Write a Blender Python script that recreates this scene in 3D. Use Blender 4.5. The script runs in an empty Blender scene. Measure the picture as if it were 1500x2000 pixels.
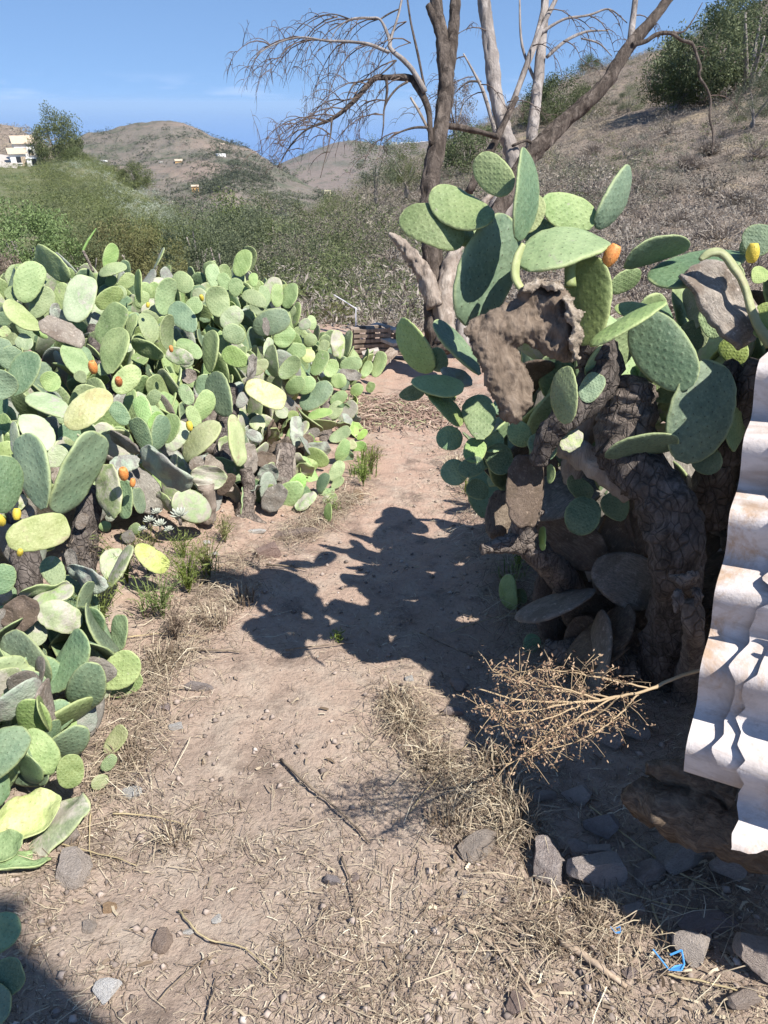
import bpy, bmesh, math, random
import numpy as np
from mathutils import Vector, Matrix, noise as mnoise

# ------------------------------------------------------------------ camera
S = bpy.context.scene
C = S.collection
F = 1450.0                      # focal length in pixels of the 1500 x 2000 photograph
PITCH = math.radians(28.9)
CAMZ = 1.5
cam_d = bpy.data.cameras.new('camera')
cam = bpy.data.objects.new('camera', cam_d)
C.objects.link(cam)
cam_d.sensor_fit = 'VERTICAL'
cam_d.sensor_height = 24.0
cam_d.lens = 24.0 * F / 2000.0
cam_d.clip_start = 0.05
cam_d.clip_end = 400000.0
cam.location = (0, 0, CAMZ)
cam.rotation_euler = (math.pi / 2 - PITCH, 0, 0)
S.camera = cam

# ------------------------------------------------------------------ light
SUN_STEP = (-0.57, 0.41)        # where the shadow of a point one metre up falls
_sv = Vector((-SUN_STEP[0], -SUN_STEP[1], 1.0)).normalized()
SUN_EL = math.asin(_sv.z)
SUN_AZ = math.atan2(_sv.x, _sv.y)
w = bpy.data.worlds.new('World')
S.world = w
w.use_nodes = True
wn = w.node_tree.nodes
wl = w.node_tree.links
bg = wn['Background']
sky = wn.new('ShaderNodeTexSky')
sky.sky_type = 'NISHITA'
sky.sun_disc = False
sky.sun_elevation = SUN_EL
sky.sun_rotation = SUN_AZ
sky.altitude = 500
sky.air_density = 1.0
sky.dust_density = 0.0
sky.ozone_density = 5.0
bg.inputs['Strength'].default_value = 0.098
# thin bank of cloud low over the sea
tc = wn.new('ShaderNodeTexCoord')
sp = wn.new('ShaderNodeSeparateXYZ')
wl.new(tc.outputs['Generated'], sp.inputs[0])
lift = wn.new('ShaderNodeVectorMath'); lift.operation = 'MULTIPLY_ADD'   # clear dry air: the deep blue reaches down to the sea
wl.new(tc.outputs['Generated'], lift.inputs[0]); lift.inputs[1].default_value = (1, 1, .8); lift.inputs[2].default_value = (0, 0, .22)
lnz = wn.new('ShaderNodeVectorMath'); lnz.operation = 'NORMALIZE'; wl.new(lift.outputs[0], lnz.inputs[0]); wl.new(lnz.outputs[0], sky.inputs[0])
mp = wn.new('ShaderNodeMapping')
mp.inputs['Scale'].default_value = (9, 9, 60)
wl.new(tc.outputs['Generated'], mp.inputs[0])
nz = wn.new('ShaderNodeTexNoise')
nz.inputs['Scale'].default_value = 1.6
nz.inputs['Detail'].default_value = 7
wl.new(mp.outputs[0], nz.inputs['Vector'])
mr = wn.new('ShaderNodeMapRange')
mr.inputs['From Min'].default_value = 0.5
mr.inputs['From Max'].default_value = 0.95
wl.new(nz.outputs['Fac'], mr.inputs['Value'])
band = wn.new('ShaderNodeValToRGB')
cr = band.color_ramp
cr.elements[0].position = 0.0; cr.elements[0].color = (0.5, 0.5, 0.5, 1)
cr.elements[1].position = 0.03; cr.elements[1].color = (0, 0, 0, 1)
e = cr.elements.new(0.012); e.color = (0.6, 0.6, 0.6, 1)
wl.new(sp.outputs['Z'], band.inputs[0])
mu = wn.new('ShaderNodeMath'); mu.operation = 'MULTIPLY'
wl.new(mr.outputs[0], mu.inputs[0]); wl.new(band.outputs[0], mu.inputs[1])
mx = wn.new('ShaderNodeMix'); mx.data_type = 'RGBA'
wl.new(mu.outputs[0], mx.inputs[0])
wl.new(sky.outputs[0], mx.inputs[6])
mx.inputs[7].default_value = (6.0, 6.4, 8.0, 1)
wl.new(mx.outputs[2], bg.inputs['Color'])

sun_d = bpy.data.lights.new('sun', 'SUN')
sun_d.energy = 5.0
sun_d.angle = math.radians(0.5)
sun_d.color = (1.0, 0.95, 0.88)
sun = bpy.data.objects.new('sun', sun_d)
C.objects.link(sun)
sun.rotation_euler = _sv.to_track_quat('Z', 'Y').to_euler()

S.view_settings.view_transform = 'Standard'
S.view_settings.look = 'None'
S.view_settings.gamma = 1.0
S.view_settings.exposure = 0.86
S.render.engine = 'CYCLES'
S.cycles.max_bounces = 6
S.cycles.transparent_max_bounces = 8
S.cycles.volume_bounces = 0

random.seed(7)
rng = np.random.default_rng(11)
R = random.uniform

# ------------------------------------------------------------------ pixel to place
SP, CP = math.sin(PITCH), math.cos(PITCH)
def P(px, py, d):
    """The point d metres in front of the lens (along its axis) seen at a pixel of the photograph."""
    a = (px - 750.0) / F; b = (py - 1000.0) / F
    return Vector((a * d, (CP - b * SP) * d, CAMZ + (-SP - b * CP) * d))
def to_px(p):
    f = p.y * CP + (CAMZ - p.z) * SP; dn = -p.y * SP + (CAMZ - p.z) * CP
    return 750 + F * p.x / f, 1000 + F * dn / f, f
def lerp(a, b, t): return a + (b - a) * t
def interp(x, xs, ys): return float(np.interp(x, xs, ys))

def _hash(ix, iy, seed):
    h = (ix.astype(np.int64) * 374761393 + iy.astype(np.int64) * 668265263 + seed * 974711) & 0x7fffffff
    h = ((h ^ (h >> 13)) * 1274126177) & 0x7fffffff
    return ((h ^ (h >> 16)) & 0xffff) / 65535.0
def vnoise(x, y, seed=0):
    x = np.asarray(x, float); y = np.asarray(y, float)
    ix = np.floor(x); iy = np.floor(y)
    fx = x - ix; fy = y - iy
    fx = fx * fx * (3 - 2 * fx); fy = fy * fy * (3 - 2 * fy)
    a = _hash(ix, iy, seed); b = _hash(ix + 1, iy, seed); c = _hash(ix, iy + 1, seed); d = _hash(ix + 1, iy + 1, seed)
    return (a + (b - a) * fx) * (1 - fy) + (c + (d - c) * fx) * fy
def fbm(x, y, seed=0, octs=4):
    s = 0; a = 0.5
    for i in range(octs):
        s = s + a * (vnoise(x, y, seed + i * 17) - 0.5)
        x = np.asarray(x) * 2.03; y = np.asarray(y) * 2.03; a *= 0.5
    return s

PATH_Y = [-3, 0, .9, 2, 3, 4, 5, 7]
PATH_X = [0, 0, -.08, -.26, -.12, .03, .17, .2]
def ground_h(x, y, detail=True):
    x = np.asarray(x, float); y = np.asarray(y, float)
    z = -0.10 * np.minimum(y, 7.5) - 0.22 * np.maximum(y - 7.5, 0)
    dist = np.abs(x - np.interp(y, PATH_Y, PATH_X)) - np.interp(y, [0, 2, 4, 6], [.6, .45, .3, .3])
    s = np.clip(dist / 0.8, 0, 1); s = s * s * (3 - 2 * s)
    z = z + s * 0.10
    z = z + fbm(x * 1.3, y * 1.3, 3, 4) * 0.10
    if detail:
        z = z + fbm(x * 9, y * 9, 9, 4) * 0.022 + fbm(x * 38, y * 38, 21, 2) * 0.008
    return z
def gh(x, y): return float(ground_h(x, y))
def G(px, py):
    """Point of the ground seen at a pixel."""
    ds = np.arange(.5, 30, .1)
    a = (px - 750.0) / F; b = (py - 1000.0) / F
    hit = np.flatnonzero(CAMZ + (-SP - b * CP) * ds < ground_h(a * ds, (CP - b * SP) * ds))
    d1 = ds[hit[0]] if len(hit) else 30.; ds = np.linspace(d1 - .1, d1, 24)
    hit = np.flatnonzero(CAMZ + (-SP - b * CP) * ds < ground_h(a * ds, (CP - b * SP) * ds))
    return P(px, py, float(ds[hit[0]]) if len(hit) else float(d1))
def GD(px, py):
    p = G(px, py)
    return p.y * CP + (CAMZ - p.z) * SP

# ------------------------------------------------------------------ mesh helpers
def link(o, parent=None):
    C.objects.link(o)
    if parent is not None: o.parent = parent
    return o
def np_mesh(name, verts, faces, smooth=False):
    me = bpy.data.meshes.new(name)
    verts = np.asarray(verts, np.float32); faces = np.asarray(faces, np.int32)
    k = faces.shape[1]
    me.vertices.add(len(verts)); me.vertices.foreach_set('co', verts.ravel())
    me.loops.add(faces.size); me.loops.foreach_set('vertex_index', faces.ravel())
    me.polygons.add(len(faces))
    me.polygons.foreach_set('loop_start', np.arange(0, faces.size, k, dtype=np.int32))
    me.polygons.foreach_set('loop_total', np.full(len(faces), k, np.int32))
    if smooth: me.polygons.foreach_set('use_smooth', np.ones(len(faces), bool))
    me.update(calc_edges=True)
    return me
def obj(name, me, mat=None, parent=None, shared=False):
    o = bpy.data.objects.new(name, me)
    link(o, parent)
    if mat is not None:
        if shared:
            if not me.materials: me.materials.append(None)
            o.material_slots[0].link = 'OBJECT'; o.material_slots[0].material = mat
        else:
            me.materials.clear(); me.materials.append(mat)
    return o
def tag(o, label=None, cat=None, group=None, kind=None):
    if label: o['label'] = label
    if cat: o['category'] = cat
    if group: o['group'] = group
    if kind: o['kind'] = kind
    return o
def thing(name, label, cat, loc=(0, 0, 0), group=None):
    o = bpy.data.objects.new(name, None)
    o.empty_display_size = 0.1
    link(o); o.location = loc
    return tag(o, label, cat, group)
def adopt(o, root):
    """Parent a mesh made in world coordinates without moving it."""
    o.parent = root
    o.matrix_parent_inverse = Matrix.Translation(-Vector(root.location))
    return o

class MB:
    def __init__(s): s.v = []; s.f = []
    def add(s, v, f):
        b = len(s.v); s.v.extend(v); s.f.extend([tuple(i + b for i in q) for q in f])
    def box(s, c, ax, ay, az):
        c = Vector(c); ax = Vector(ax); ay = Vector(ay); az = Vector(az)
        v = [c + i * ax + j * ay + k * az for k in (-1, 1) for j in (-1, 1) for i in (-1, 1)]
        s.add(v, [(0, 2, 3, 1), (4, 5, 7, 6), (0, 1, 5, 4), (2, 6, 7, 3), (0, 4, 6, 2), (1, 3, 7, 5)])
    def tube(s, pts, rad, n=8, rough=0.0, seed=0, cap=True, flat=1.0):
        pts = [Vector(p) for p in pts]
        vs = []
        up = Vector((0.13, -0.2, 1)).normalized()
        prev = None
        for i, p in enumerate(pts):
            t = (pts[min(i + 1, len(pts) - 1)] - pts[max(i - 1, 0)])
            if t.length < 1e-9: t = Vector((0, 0, 1))
            t.normalize()
            a = prev if prev is not None else (up.cross(t) if abs(up.dot(t)) < .95 else Vector((1, 0, 0)).cross(t))
            a = (a - t * a.dot(t)).normalized(); b = t.cross(a); prev = a
            for k in range(n):
                th = 2 * math.pi * k / n
                r = rad[i]
                if rough:
                    q_ = Vector((math.cos(th) * 1.4 + seed, math.sin(th) * 1.4, i * .3))
                    r *= 1 + rough * (mnoise.noise(q_) + .6 * mnoise.noise(Vector((q_.x * 2.7, q_.y * 2.7, q_.z * 1.5))) + .45 * mnoise.noise(Vector((q_.x * 6, q_.y * 6, q_.z * 2.2))))
                vs.append(p + a * (math.cos(th) * r) + b * (math.sin(th) * r * flat))
        f = []
        for i in range(len(pts) - 1):
            for k in range(n):
                f.append((i * n + k, i * n + (k + 1) % n, (i + 1) * n + (k + 1) % n, (i + 1) * n + k))
        if cap:
            f.append(tuple(range(n - 1, -1, -1))); m = (len(pts) - 1) * n
            f.append(tuple(range(m, m + n)))
        s.add(vs, f)
    def mesh(s, name, smooth=True):
        me = bpy.data.meshes.new(name)
        me.from_pydata([tuple(v) for v in s.v], [], s.f)
        if smooth: me.polygons.foreach_set('use_smooth', [True] * len(me.polygons))
        me.update()
        return me
def smooth_path(pts, k=4):
    """Catmull-Rom through tuples of equal length."""
    pts = [np.array(p, float) for p in pts]
    if len(pts) < 3:
        return [pts[0] + (pts[-1] - pts[0]) * i / k for i in range(k + 1)]
    out = []
    for i in range(len(pts) - 1):
        p0 = pts[max(i - 1, 0)]; p1 = pts[i]; p2 = pts[i + 1]; p3 = pts[min(i + 2, len(pts) - 1)]
        for j in range(k):
            t = j / k
            out.append(.5 * ((2 * p1) + (-p0 + p2) * t + (2 * p0 - 5 * p1 + 4 * p2 - p3) * t * t + (-p0 + 3 * p1 - 3 * p2 + p3) * t ** 3))
    out.append(pts[-1])
    return out
def px_tube(mb, pts, n=8, rough=0., seed=0, k=4, jit=0., flat=1.0):
    """Tube through (px, py, depth, radius in pixels)."""
    q = smooth_path(pts, k)
    v = []; r = []
    for i, a in enumerate(q):
        p = P(a[0], a[1], a[2])
        if jit and 0 < i < len(q) - 1: p += Vector((R(-1, 1), R(-1, 1), R(-1, 1))) * jit
        v.append(p); r.append(max(a[3], .05) * a[2] / F)
    mb.tube(v, r, n, rough, seed, flat=flat)

# ------------------------------------------------------------------ materials
def nodes(name):
    m = bpy.data.materials.new(name); m.use_nodes = True
    nt = m.node_tree
    return m, nt.nodes, nt.links, nt.nodes['Principled BSDF']
def col(c): return (c[0], c[1], c[2], 1)
def ramp(n, l, fac, stops):
    r = n.new('ShaderNodeValToRGB'); c = r.color_ramp
    while len(c.elements) > 1: c.elements.remove(c.elements[-1])
    c.elements[0].position = stops[0][0]; c.elements[0].color = col(stops[0][1])
    for p, k in stops[1:]:
        e = c.elements.new(p); e.color = col(k)
    l.new(fac, r.inputs[0]); return r.outputs[0]
def noise_n(n, l, vec, scale, detail=5, rough=.55, dist=0.):
    t = n.new('ShaderNodeTexNoise')
    t.inputs['Scale'].default_value = scale; t.inputs['Detail'].default_value = detail
    t.inputs['Roughness'].default_value = rough; t.inputs['Distortion'].default_value = dist
    if vec is not None: l.new(vec, t.inputs['Vector'])
    return t.outputs['Fac']
def mixc(n, l, fac, a, b, mode='MIX'):
    m = n.new('ShaderNodeMix'); m.data_type = 'RGBA'; m.blend_type = mode
    for sock, v in ((m.inputs[0], fac), (m.inputs[6], a), (m.inputs[7], b)):
        if hasattr(v, 'is_output'): l.new(v, sock)
        elif isinstance(v, (int, float)): sock.default_value = v
        else: sock.default_value = col(v)
    return m.outputs[2]
def math_n(n, l, op, a, b=None):
    m = n.new('ShaderNodeMath'); m.operation = op
    for i, v in enumerate((a, b)):
        if v is None: continue
        if hasattr(v, 'is_output'): l.new(v, m.inputs[i])
        else: m.inputs[i].default_value = v
    return m.outputs[0]
def rng_n(n, l, v, a, b, c=0., d=1.):
    m = n.new('ShaderNodeMapRange')
    l.new(v, m.inputs['Value'])
    for k, x in (('From Min', a), ('From Max', b), ('To Min', c), ('To Max', d)): m.inputs[k].default_value = x
    return m.outputs[0]
def bump(n, l, bs, h, strength, dist):
    b = n.new('ShaderNodeBump'); b.inputs['Strength'].default_value = strength; b.inputs['Distance'].default_value = dist
    l.new(h, b.inputs['Height']); l.new(b.outputs[0], bs.inputs['Normal']); return b
def hsv(n, l, c, rnd, dv=.25, dh=.02, ds=.15):
    h = n.new('ShaderNodeHueSaturation'); l.new(c, h.inputs['Color'])
    l.new(rng_n(n, l, rnd, 0, 1, 1 - dv, 1 + dv), h.inputs['Value'])
    w_ = math_n(n, l, 'FRACT', math_n(n, l, 'MULTIPLY', rnd, 7.13))
    l.new(rng_n(n, l, w_, 0, 1, .5 - dh, .5 + dh), h.inputs['Hue'])
    w2 = math_n(n, l, 'FRACT', math_n(n, l, 'MULTIPLY', rnd, 13.7))
    l.new(rng_n(n, l, w2, 0, 1, 1 - ds, 1 + ds), h.inputs['Saturation'])
    return h.outputs[0]

def pad_mat(name, c1, c2, scar=(.32, .29, .24), amt=0.2, dots=.8, rough=.55, veins=0.):
    m, n, l, b = nodes(name)
    uv = n.new('ShaderNodeUVMap').outputs[0]
    oi = n.new('ShaderNodeObjectInfo')
    to = n.new('ShaderNodeTexCoord')
    va = n.new('ShaderNodeVectorMath'); va.operation = 'ADD'
    l.new(to.outputs['Object'], va.inputs[0])
    cx = n.new('ShaderNodeCombineXYZ')
    for i in range(3): l.new(math_n(n, l, 'MULTIPLY', oi.outputs['Random'], 31.7 + 11 * i), cx.inputs[i])
    l.new(cx.outputs[0], va.inputs[1])
    v = va.outputs[0]
    base = mixc(n, l, rng_n(n, l, noise_n(n, l, v, 3.2, 5, .6), .36, .66), c1, c2)
    base = hsv(n, l, base, oi.outputs['Random'], .34, .018, .2)
    # fine mottling of the waxy skin
    base = mixc(n, l, rng_n(n, l, noise_n(n, l, v, 26, 4, .7), .45, .75, 0, .35), base, [min(1, x * 1.5 + .04) for x in c2])
    sc = rng_n(n, l, noise_n(n, l, v, 2.6, 8, .68, .5), .70 - .34 * amt, .74 - .24 * amt, 0, .95)
    sc_c = mixc(n, l, noise_n(n, l, v, 30, 4, .7), [x * .55 for x in scar], [min(1, x * 1.25) for x in scar])
    base = mixc(n, l, sc, base, sc_c)
    mpn = n.new('ShaderNodeMapping'); mpn.inputs['Rotation'].default_value = (0, 0, math.radians(45))
    mpn.inputs['Scale'].default_value = (12.5, 9.5, 1)
    l.new(uv, mpn.inputs[0])
    nzv = n.new('ShaderNodeTexNoise'); nzv.inputs['Scale'].default_value = 4.0; l.new(v, nzv.inputs['Vector'])
    ws = n.new('ShaderNodeVectorMath'); ws.operation = 'MULTIPLY_ADD'
    l.new(nzv.outputs['Color'], ws.inputs[0]); ws.inputs[1].default_value = (.6, .6, 0); l.new(mpn.outputs[0], ws.inputs[2])
    fr = n.new('ShaderNodeVectorMath'); fr.operation = 'FRACTION'; l.new(ws.outputs[0], fr.inputs[0])
    su = n.new('ShaderNodeVectorMath'); su.operation = 'SUBTRACT'; l.new(fr.outputs[0], su.inputs[0]); su.inputs[1].default_value = (.5, .5, 0)
    flat_ = n.new('ShaderNodeVectorMath'); flat_.operation = 'MULTIPLY'; l.new(su.outputs[0], flat_.inputs[0]); flat_.inputs[1].default_value = (1, 1, 0)
    ln = n.new('ShaderNodeVectorMath'); ln.operation = 'LENGTH'; l.new(flat_.outputs[0], ln.inputs[0])
    dist = ln.outputs['Value']
    if veins >= 2:                                   # fibrous old wood
        ms_ = n.new('ShaderNodeMapping'); ms_.inputs['Scale'].default_value = (80, 80, 9); l.new(v, ms_.inputs[0])
        fib = noise_n(n, l, ms_.outputs[0], 1., 7, .7, .8)
        base = mixc(n, l, rng_n(n, l, fib, .35, .65), [x * .68 for x in c1], base)
        spt = rng_n(n, l, noise_n(n, l, v, 14, 6, .75), .56, .68, 0, .8)
        base = mixc(n, l, spt, base, [min(1, x * 1.5) for x in c2])
    dot = rng_n(n, l, dist, .04, .10, dots, 0.)
    base = mixc(n, l, dot, base, (.045, .04, .02))
    rim = n.new('ShaderNodeAttribute'); rim.attribute_name = 'rim'
    if veins == 0: base = mixc(n, l, math_n(n, l, 'MULTIPLY', rim.outputs['Fac'], .65), base, (.40, .45, .20))
    l.new(base, b.inputs['Base Color'])
    b.inputs['Roughness'].default_value = rough
    b.inputs['Specular IOR Level'].default_value = .32
    hgt = math_n(n, l, 'ADD', math_n(n, l, 'MULTIPLY', rng_n(n, l, dist, .0, .34, 1, 0), .20 if dots > .3 else .1),
                 math_n(n, l, 'MULTIPLY', noise_n(n, l, v, 9, 7, .68), .8 + veins))
    if veins >= 2: hgt = math_n(n, l, 'ADD', hgt, math_n(n, l, 'MULTIPLY', fib, 1.2))
    bump(n, l, b, hgt, .5 if veins < 2 else .6, .011)
    return m
def bark_mat(name, c1, c2, scale=1., streak=6., bs=.8, bd=.02, spec=.2, crack=0.):
    m, n, l, b = nodes(name)
    to = n.new('ShaderNodeTexCoord')
    mpn = n.new('ShaderNodeMapping'); mpn.inputs['Scale'].default_value = (scale, scale, scale / streak)
    l.new(to.outputs['Object'], mpn.inputs[0])
    f = noise_n(n, l, mpn.outputs[0], 14, 8, .7, .6)
    f2 = noise_n(n, l, to.outputs['Object'], 3.0 * scale, 5, .6)
    c = ramp(n, l, f, [(.3, [x * .3 for x in c1]), (.47, c1), (.66, c2)])
    c = mixc(n, l, rng_n(n, l, f2, .4, .65, 0, .6), c, [(a + b_) * .42 for a, b_ in zip(c1, c2)])
    if crack:                                        # cracked plates of old bark
        wv = n.new('ShaderNodeVectorMath'); wv.operation = 'MULTIPLY_ADD'
        wn_ = n.new('ShaderNodeTexNoise'); wn_.inputs['Scale'].default_value = 9.; l.new(to.outputs['Object'], wn_.inputs['Vector'])
        l.new(wn_.outputs['Color'], wv.inputs[0]); wv.inputs[1].default_value = (.09, .09, .09); l.new(to.outputs['Object'], wv.inputs[2])
        mc = n.new('ShaderNodeMapping'); mc.inputs['Scale'].default_value = (1, 1, .55); l.new(wv.outputs[0], mc.inputs[0])
        vo = n.new('ShaderNodeTexVoronoi'); vo.feature = 'DISTANCE_TO_EDGE'; vo.inputs['Scale'].default_value = crack; l.new(mc.outputs[0], vo.inputs['Vector'])
        ck = rng_n(n, l, math_n(n, l, 'ADD', vo.outputs['Distance'], math_n(n, l, 'MULTIPLY', noise_n(n, l, to.outputs['Object'], 16, 4, .7), .16)), .07, .17, .45, 1)
        c = mixc(n, l, ck, [x * .4 for x in c1], c)
        f = math_n(n, l, 'ADD', f, math_n(n, l, 'MULTIPLY', ck, .45))
    l.new(c, b.inputs['Base Color']); b.inputs['Roughness'].default_value = .9
    b.inputs['Specular IOR Level'].default_value = spec
    bump(n, l, b, f, bs, bd)
    return m
def leaf_mat(name, c1, c2, scale=.6, trans=.25, island=True, rough=.6):
    m, n, l, b = nodes(name)
    ge = n.new('ShaderNodeNewGeometry'); to = n.new('ShaderNodeTexCoord'); oi = n.new('ShaderNodeObjectInfo')
    f = noise_n(n, l, to.outputs['Object'], scale, 4, .6)
    if island:
        f = math_n(n, l, 'ADD', math_n(n, l, 'MULTIPLY', f, .6), math_n(n, l, 'MULTIPLY', ge.outputs['Random Per Island'], .4))
    c = ramp(n, l, f, [(.28, c1), (.62, c2)])
    c = hsv(n, l, c, oi.outputs['Random'], .15, .012, .15)
    l.new(c, b.inputs['Base Color']); b.inputs['Roughness'].default_value = rough
    b.inputs['Specular IOR Level'].default_value = .2
    if trans:
        tr = n.new('ShaderNodeBsdfTranslucent'); l.new(c, tr.inputs['Color'])
        ms = n.new('ShaderNodeMixShader'); ms.inputs[0].default_value = trans
        l.new(b.outputs[0], ms.inputs[1]); l.new(tr.outputs[0], ms.inputs[2])
        l.new(ms.outputs[0], n['Material Output'].inputs[0])
    return m
def plain(name, c, rough=.7, var=.2, scale=8., spec=.3, bs=0., bd=.01, c2=None):
    m, n, l, b = nodes(name)
    to = n.new('ShaderNodeTexCoord')
    f = noise_n(n, l, to.outputs['Object'], scale, 6, .65)
    cc = ramp(n, l, f, [(.3, [x * (1 - var) for x in c]), (.7, c2 or [min(1, x * (1 + var)) for x in c])])
    l.new(cc, b.inputs['Base Color']); b.inputs['Roughness'].default_value = rough
    b.inputs['Specular IOR Level'].default_value = spec
    if bs: bump(n, l, b, f, bs, bd)
    return m
def island_mat(name, stops, rough=.8, spec=.2):
    m, n, l, b = nodes(name)
    ge = n.new('ShaderNodeNewGeometry')
    l.new(ramp(n, l, ge.outputs['Random Per Island'], stops), b.inputs['Base Color'])
    b.inputs['Roughness'].default_value = rough; b.inputs['Specular IOR Level'].default_value = spec
    return m
def terrain_mat(name, cols, s1, s2, s3, bd=.2, bs=.6, patch=None):
    """Two mixed soil colours, a third in patches, fine specks."""
    m, n, l, b = nodes(name)
    to = n.new('ShaderNodeTexCoord'); v = to.outputs['Object']
    f1 = noise_n(n, l, v, s1, 8, .65); f2 = noise_n(n, l, v, s2, 6, .65); f3 = noise_n(n, l, v, s3, 5, .7)
    c = mixc(n, l, rng_n(n, l, f1, .38, .62), cols[0], cols[1])
    c = mixc(n, l, rng_n(n, l, f2, .5, .64), c, cols[2])
    c = mixc(n, l, rng_n(n, l, f3, .52, .66, 0, .8), c, cols[3])
    if patch: c = mixc(n, l, rng_n(n, l, noise_n(n, l, v, patch[0], 5, .6, .4), .55, .63, 0, .85), c, patch[1])
    l.new(c, b.inputs['Base Color']); b.inputs['Roughness'].default_value = .95
    b.inputs['Specular IOR Level'].default_value = .1
    bump(n, l, b, math_n(n, l, 'ADD', f2, f3), bs, bd)
    return m

M = {}
M['g'] = pad_mat('pad_skin_green', (.16, .225, .09), (.24, .305, .135), amt=.2)
M['b'] = pad_mat('pad_skin_blue_green', (.105, .165, .095), (.165, .23, .13), amt=.08)
M['B'] = pad_mat('pad_skin_young', (.21, .335, .09), (.28, .40, .13), amt=.0)
M['p'] = pad_mat('pad_skin_pale', (.24, .295, .165), (.34, .38, .24), scar=(.38, .36, .30), amt=.5, dots=.12)
M['y'] = pad_mat('pad_skin_yellow_green', (.27, .32, .12), (.37, .40, .19), scar=(.34, .29, .18), amt=.4, dots=.3)
M['Y'] = pad_mat('pad_skin_yellow', (.34, .37, .12), (.44, .46, .21), scar=(.36, .32, .15), amt=.5, dots=.45)
M['o'] = pad_mat('pad_skin_old', (.20, .26, .12), (.30, .35, .19), scar=(.40, .37, .31), amt=.75, dots=.1)
M['G'] = pad_mat('pad_skin_grey', (.24, .28, .22), (.33, .36, .29), scar=(.28, .27, .24), amt=.7, dots=.1, veins=.8)
M['k'] = pad_mat('pad_skin_corky', (.29, .245, .205), (.40, .35, .30), scar=(.19, .14, .10), amt=.6, dots=.0, rough=.85, veins=2.)
M['w'] = pad_mat('pad_skin_woody', (.175, .13, .095), (.24, .185, .14), scar=(.12, .09, .065), amt=.6, dots=.0, rough=.9, veins=2.5)
M['d'] = pad_mat('pad_skin_dead', (.22, .20, .17), (.31, .285, .245), scar=(.18, .15, .12), amt=.6, dots=.1, rough=.9, veins=2.)
M['v'] = pad_mat('pad_skin_olive', (.19, .24, .07), (.24, .29, .10), scar=(.2, .18, .1), amt=.2, dots=.5)
M['bark'] = bark_mat('cactus_bark', (.17, .14, .12), (.35, .295, .25), 2.2, 1.6, 1.0, .02, .2, 46)
M['bark_dark'] = bark_mat('cactus_bark_dark', (.09, .075, .065), (.22, .19, .17), 2.2, 1.8, 1.0, .02, .2, 42)
M['bark_pale'] = bark_mat('weathered_wood', (.26, .21, .17), (.46, .40, .34), .8, 5., 1.0, .03)
M['bark_tree'] = bark_mat('dead_tree_bark', (.075, .058, .047), (.22, .18, .15), 1.1, 5., 1.0, .06)
M['bark_grey'] = bark_mat('grey_tree_bark', (.22, .19, .17), (.42, .38, .35), .6, 5., 1.0, .04)
M['twig'] = plain('twig_wood', (.12, .09, .075), .9, .3, 20)

# ------------------------------------------------------------------ the setting
def loft(name, rows, mat, nx=220, ny=110, amp=1., freq=.05, seed=1, fine=0.):
    """A hillside through rows of (pixel x, pixel y, depth), foot first."""
    xs = np.linspace(0, 1, nx)
    pts = []
    for r in rows:
        q = np.array(smooth_path(r, 8)); t = np.linspace(0, 1, len(q))
        a = np.stack([np.interp(xs, t, q[:, i]) for i in range(3)], 1)
        pts.append(np.array([P(*k) if len(r[0]) == 3 else k for k in a]))
    grid = np.array([smooth_path([pts[j][i] for j in range(len(rows))], max(2, ny // (len(rows) - 1))) for i in range(nx)])
    ny = grid.shape[1]
    v = grid.reshape(-1, 3).copy()
    n = fbm(v[:, 0] * freq, v[:, 1] * freq, seed, 5) * amp * 2
    if fine: n = n + fbm(v[:, 0] * freq * 9, v[:, 1] * freq * 9, seed + 5, 3) * fine
    v[:, 2] += n
    i, j = np.meshgrid(np.arange(nx - 1), np.arange(ny - 1), indexing='ij')
    a = (i * ny + j).ravel()
    me = np_mesh(name, v, np.stack([a, a + ny, a + ny + 1, a + 1], 1), True)
    o = obj(name, me, mat); tag(o, kind='structure')
    return o, v.reshape(nx, ny, 3)

def dirt_mat():
    m, n, l, b = nodes('trodden_dirt')
    to = n.new('ShaderNodeTexCoord'); v = to.outputs['Object']
    f1 = noise_n(n, l, v, 1.1, 6, .6); f2 = noise_n(n, l, v, 7, 7, .68); f3 = noise_n(n, l, v, 60, 6, .7)
    spx = n.new('ShaderNodeSeparateXYZ'); l.new(v, spx.inputs[0])
    c = mixc(n, l, rng_n(n, l, f1, .38, .62), (.315, .245, .195), (.375, .29, .23))
    # the trodden earth turns redder down the path
    c = mixc(n, l, rng_n(n, l, spx.outputs['Y'], 1.4, 3.6, 0, .7), c, (.40, .265, .20))
    c = mixc(n, l, rng_n(n, l, f2, .46, .66, 0, .7), c, (.40, .335, .27))
    c = mixc(n, l, rng_n(n, l, noise_n(n, l, v, 4.3, 6, .65), .54, .66, 0, .75), c, (.14, .105, .085))
    c = mixc(n, l, rng_n(n, l, f3, .5, .7, 0, .5), c, (.17, .13, .105))
    c = mixc(n, l, rng_n(n, l, noise_n(n, l, v, 140, 3, .6), .60, .68, 0, .6), c, (.45, .38, .30))
    l.new(c, b.inputs['Base Color']); b.inputs['Roughness'].default_value = .95
    b.inputs['Specular IOR Level'].default_value = .1
    bump(n, l, b, math_n(n, l, 'ADD', f2, math_n(n, l, 'MULTIPLY', f3, .6)), .9, .02)
    return m
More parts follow.
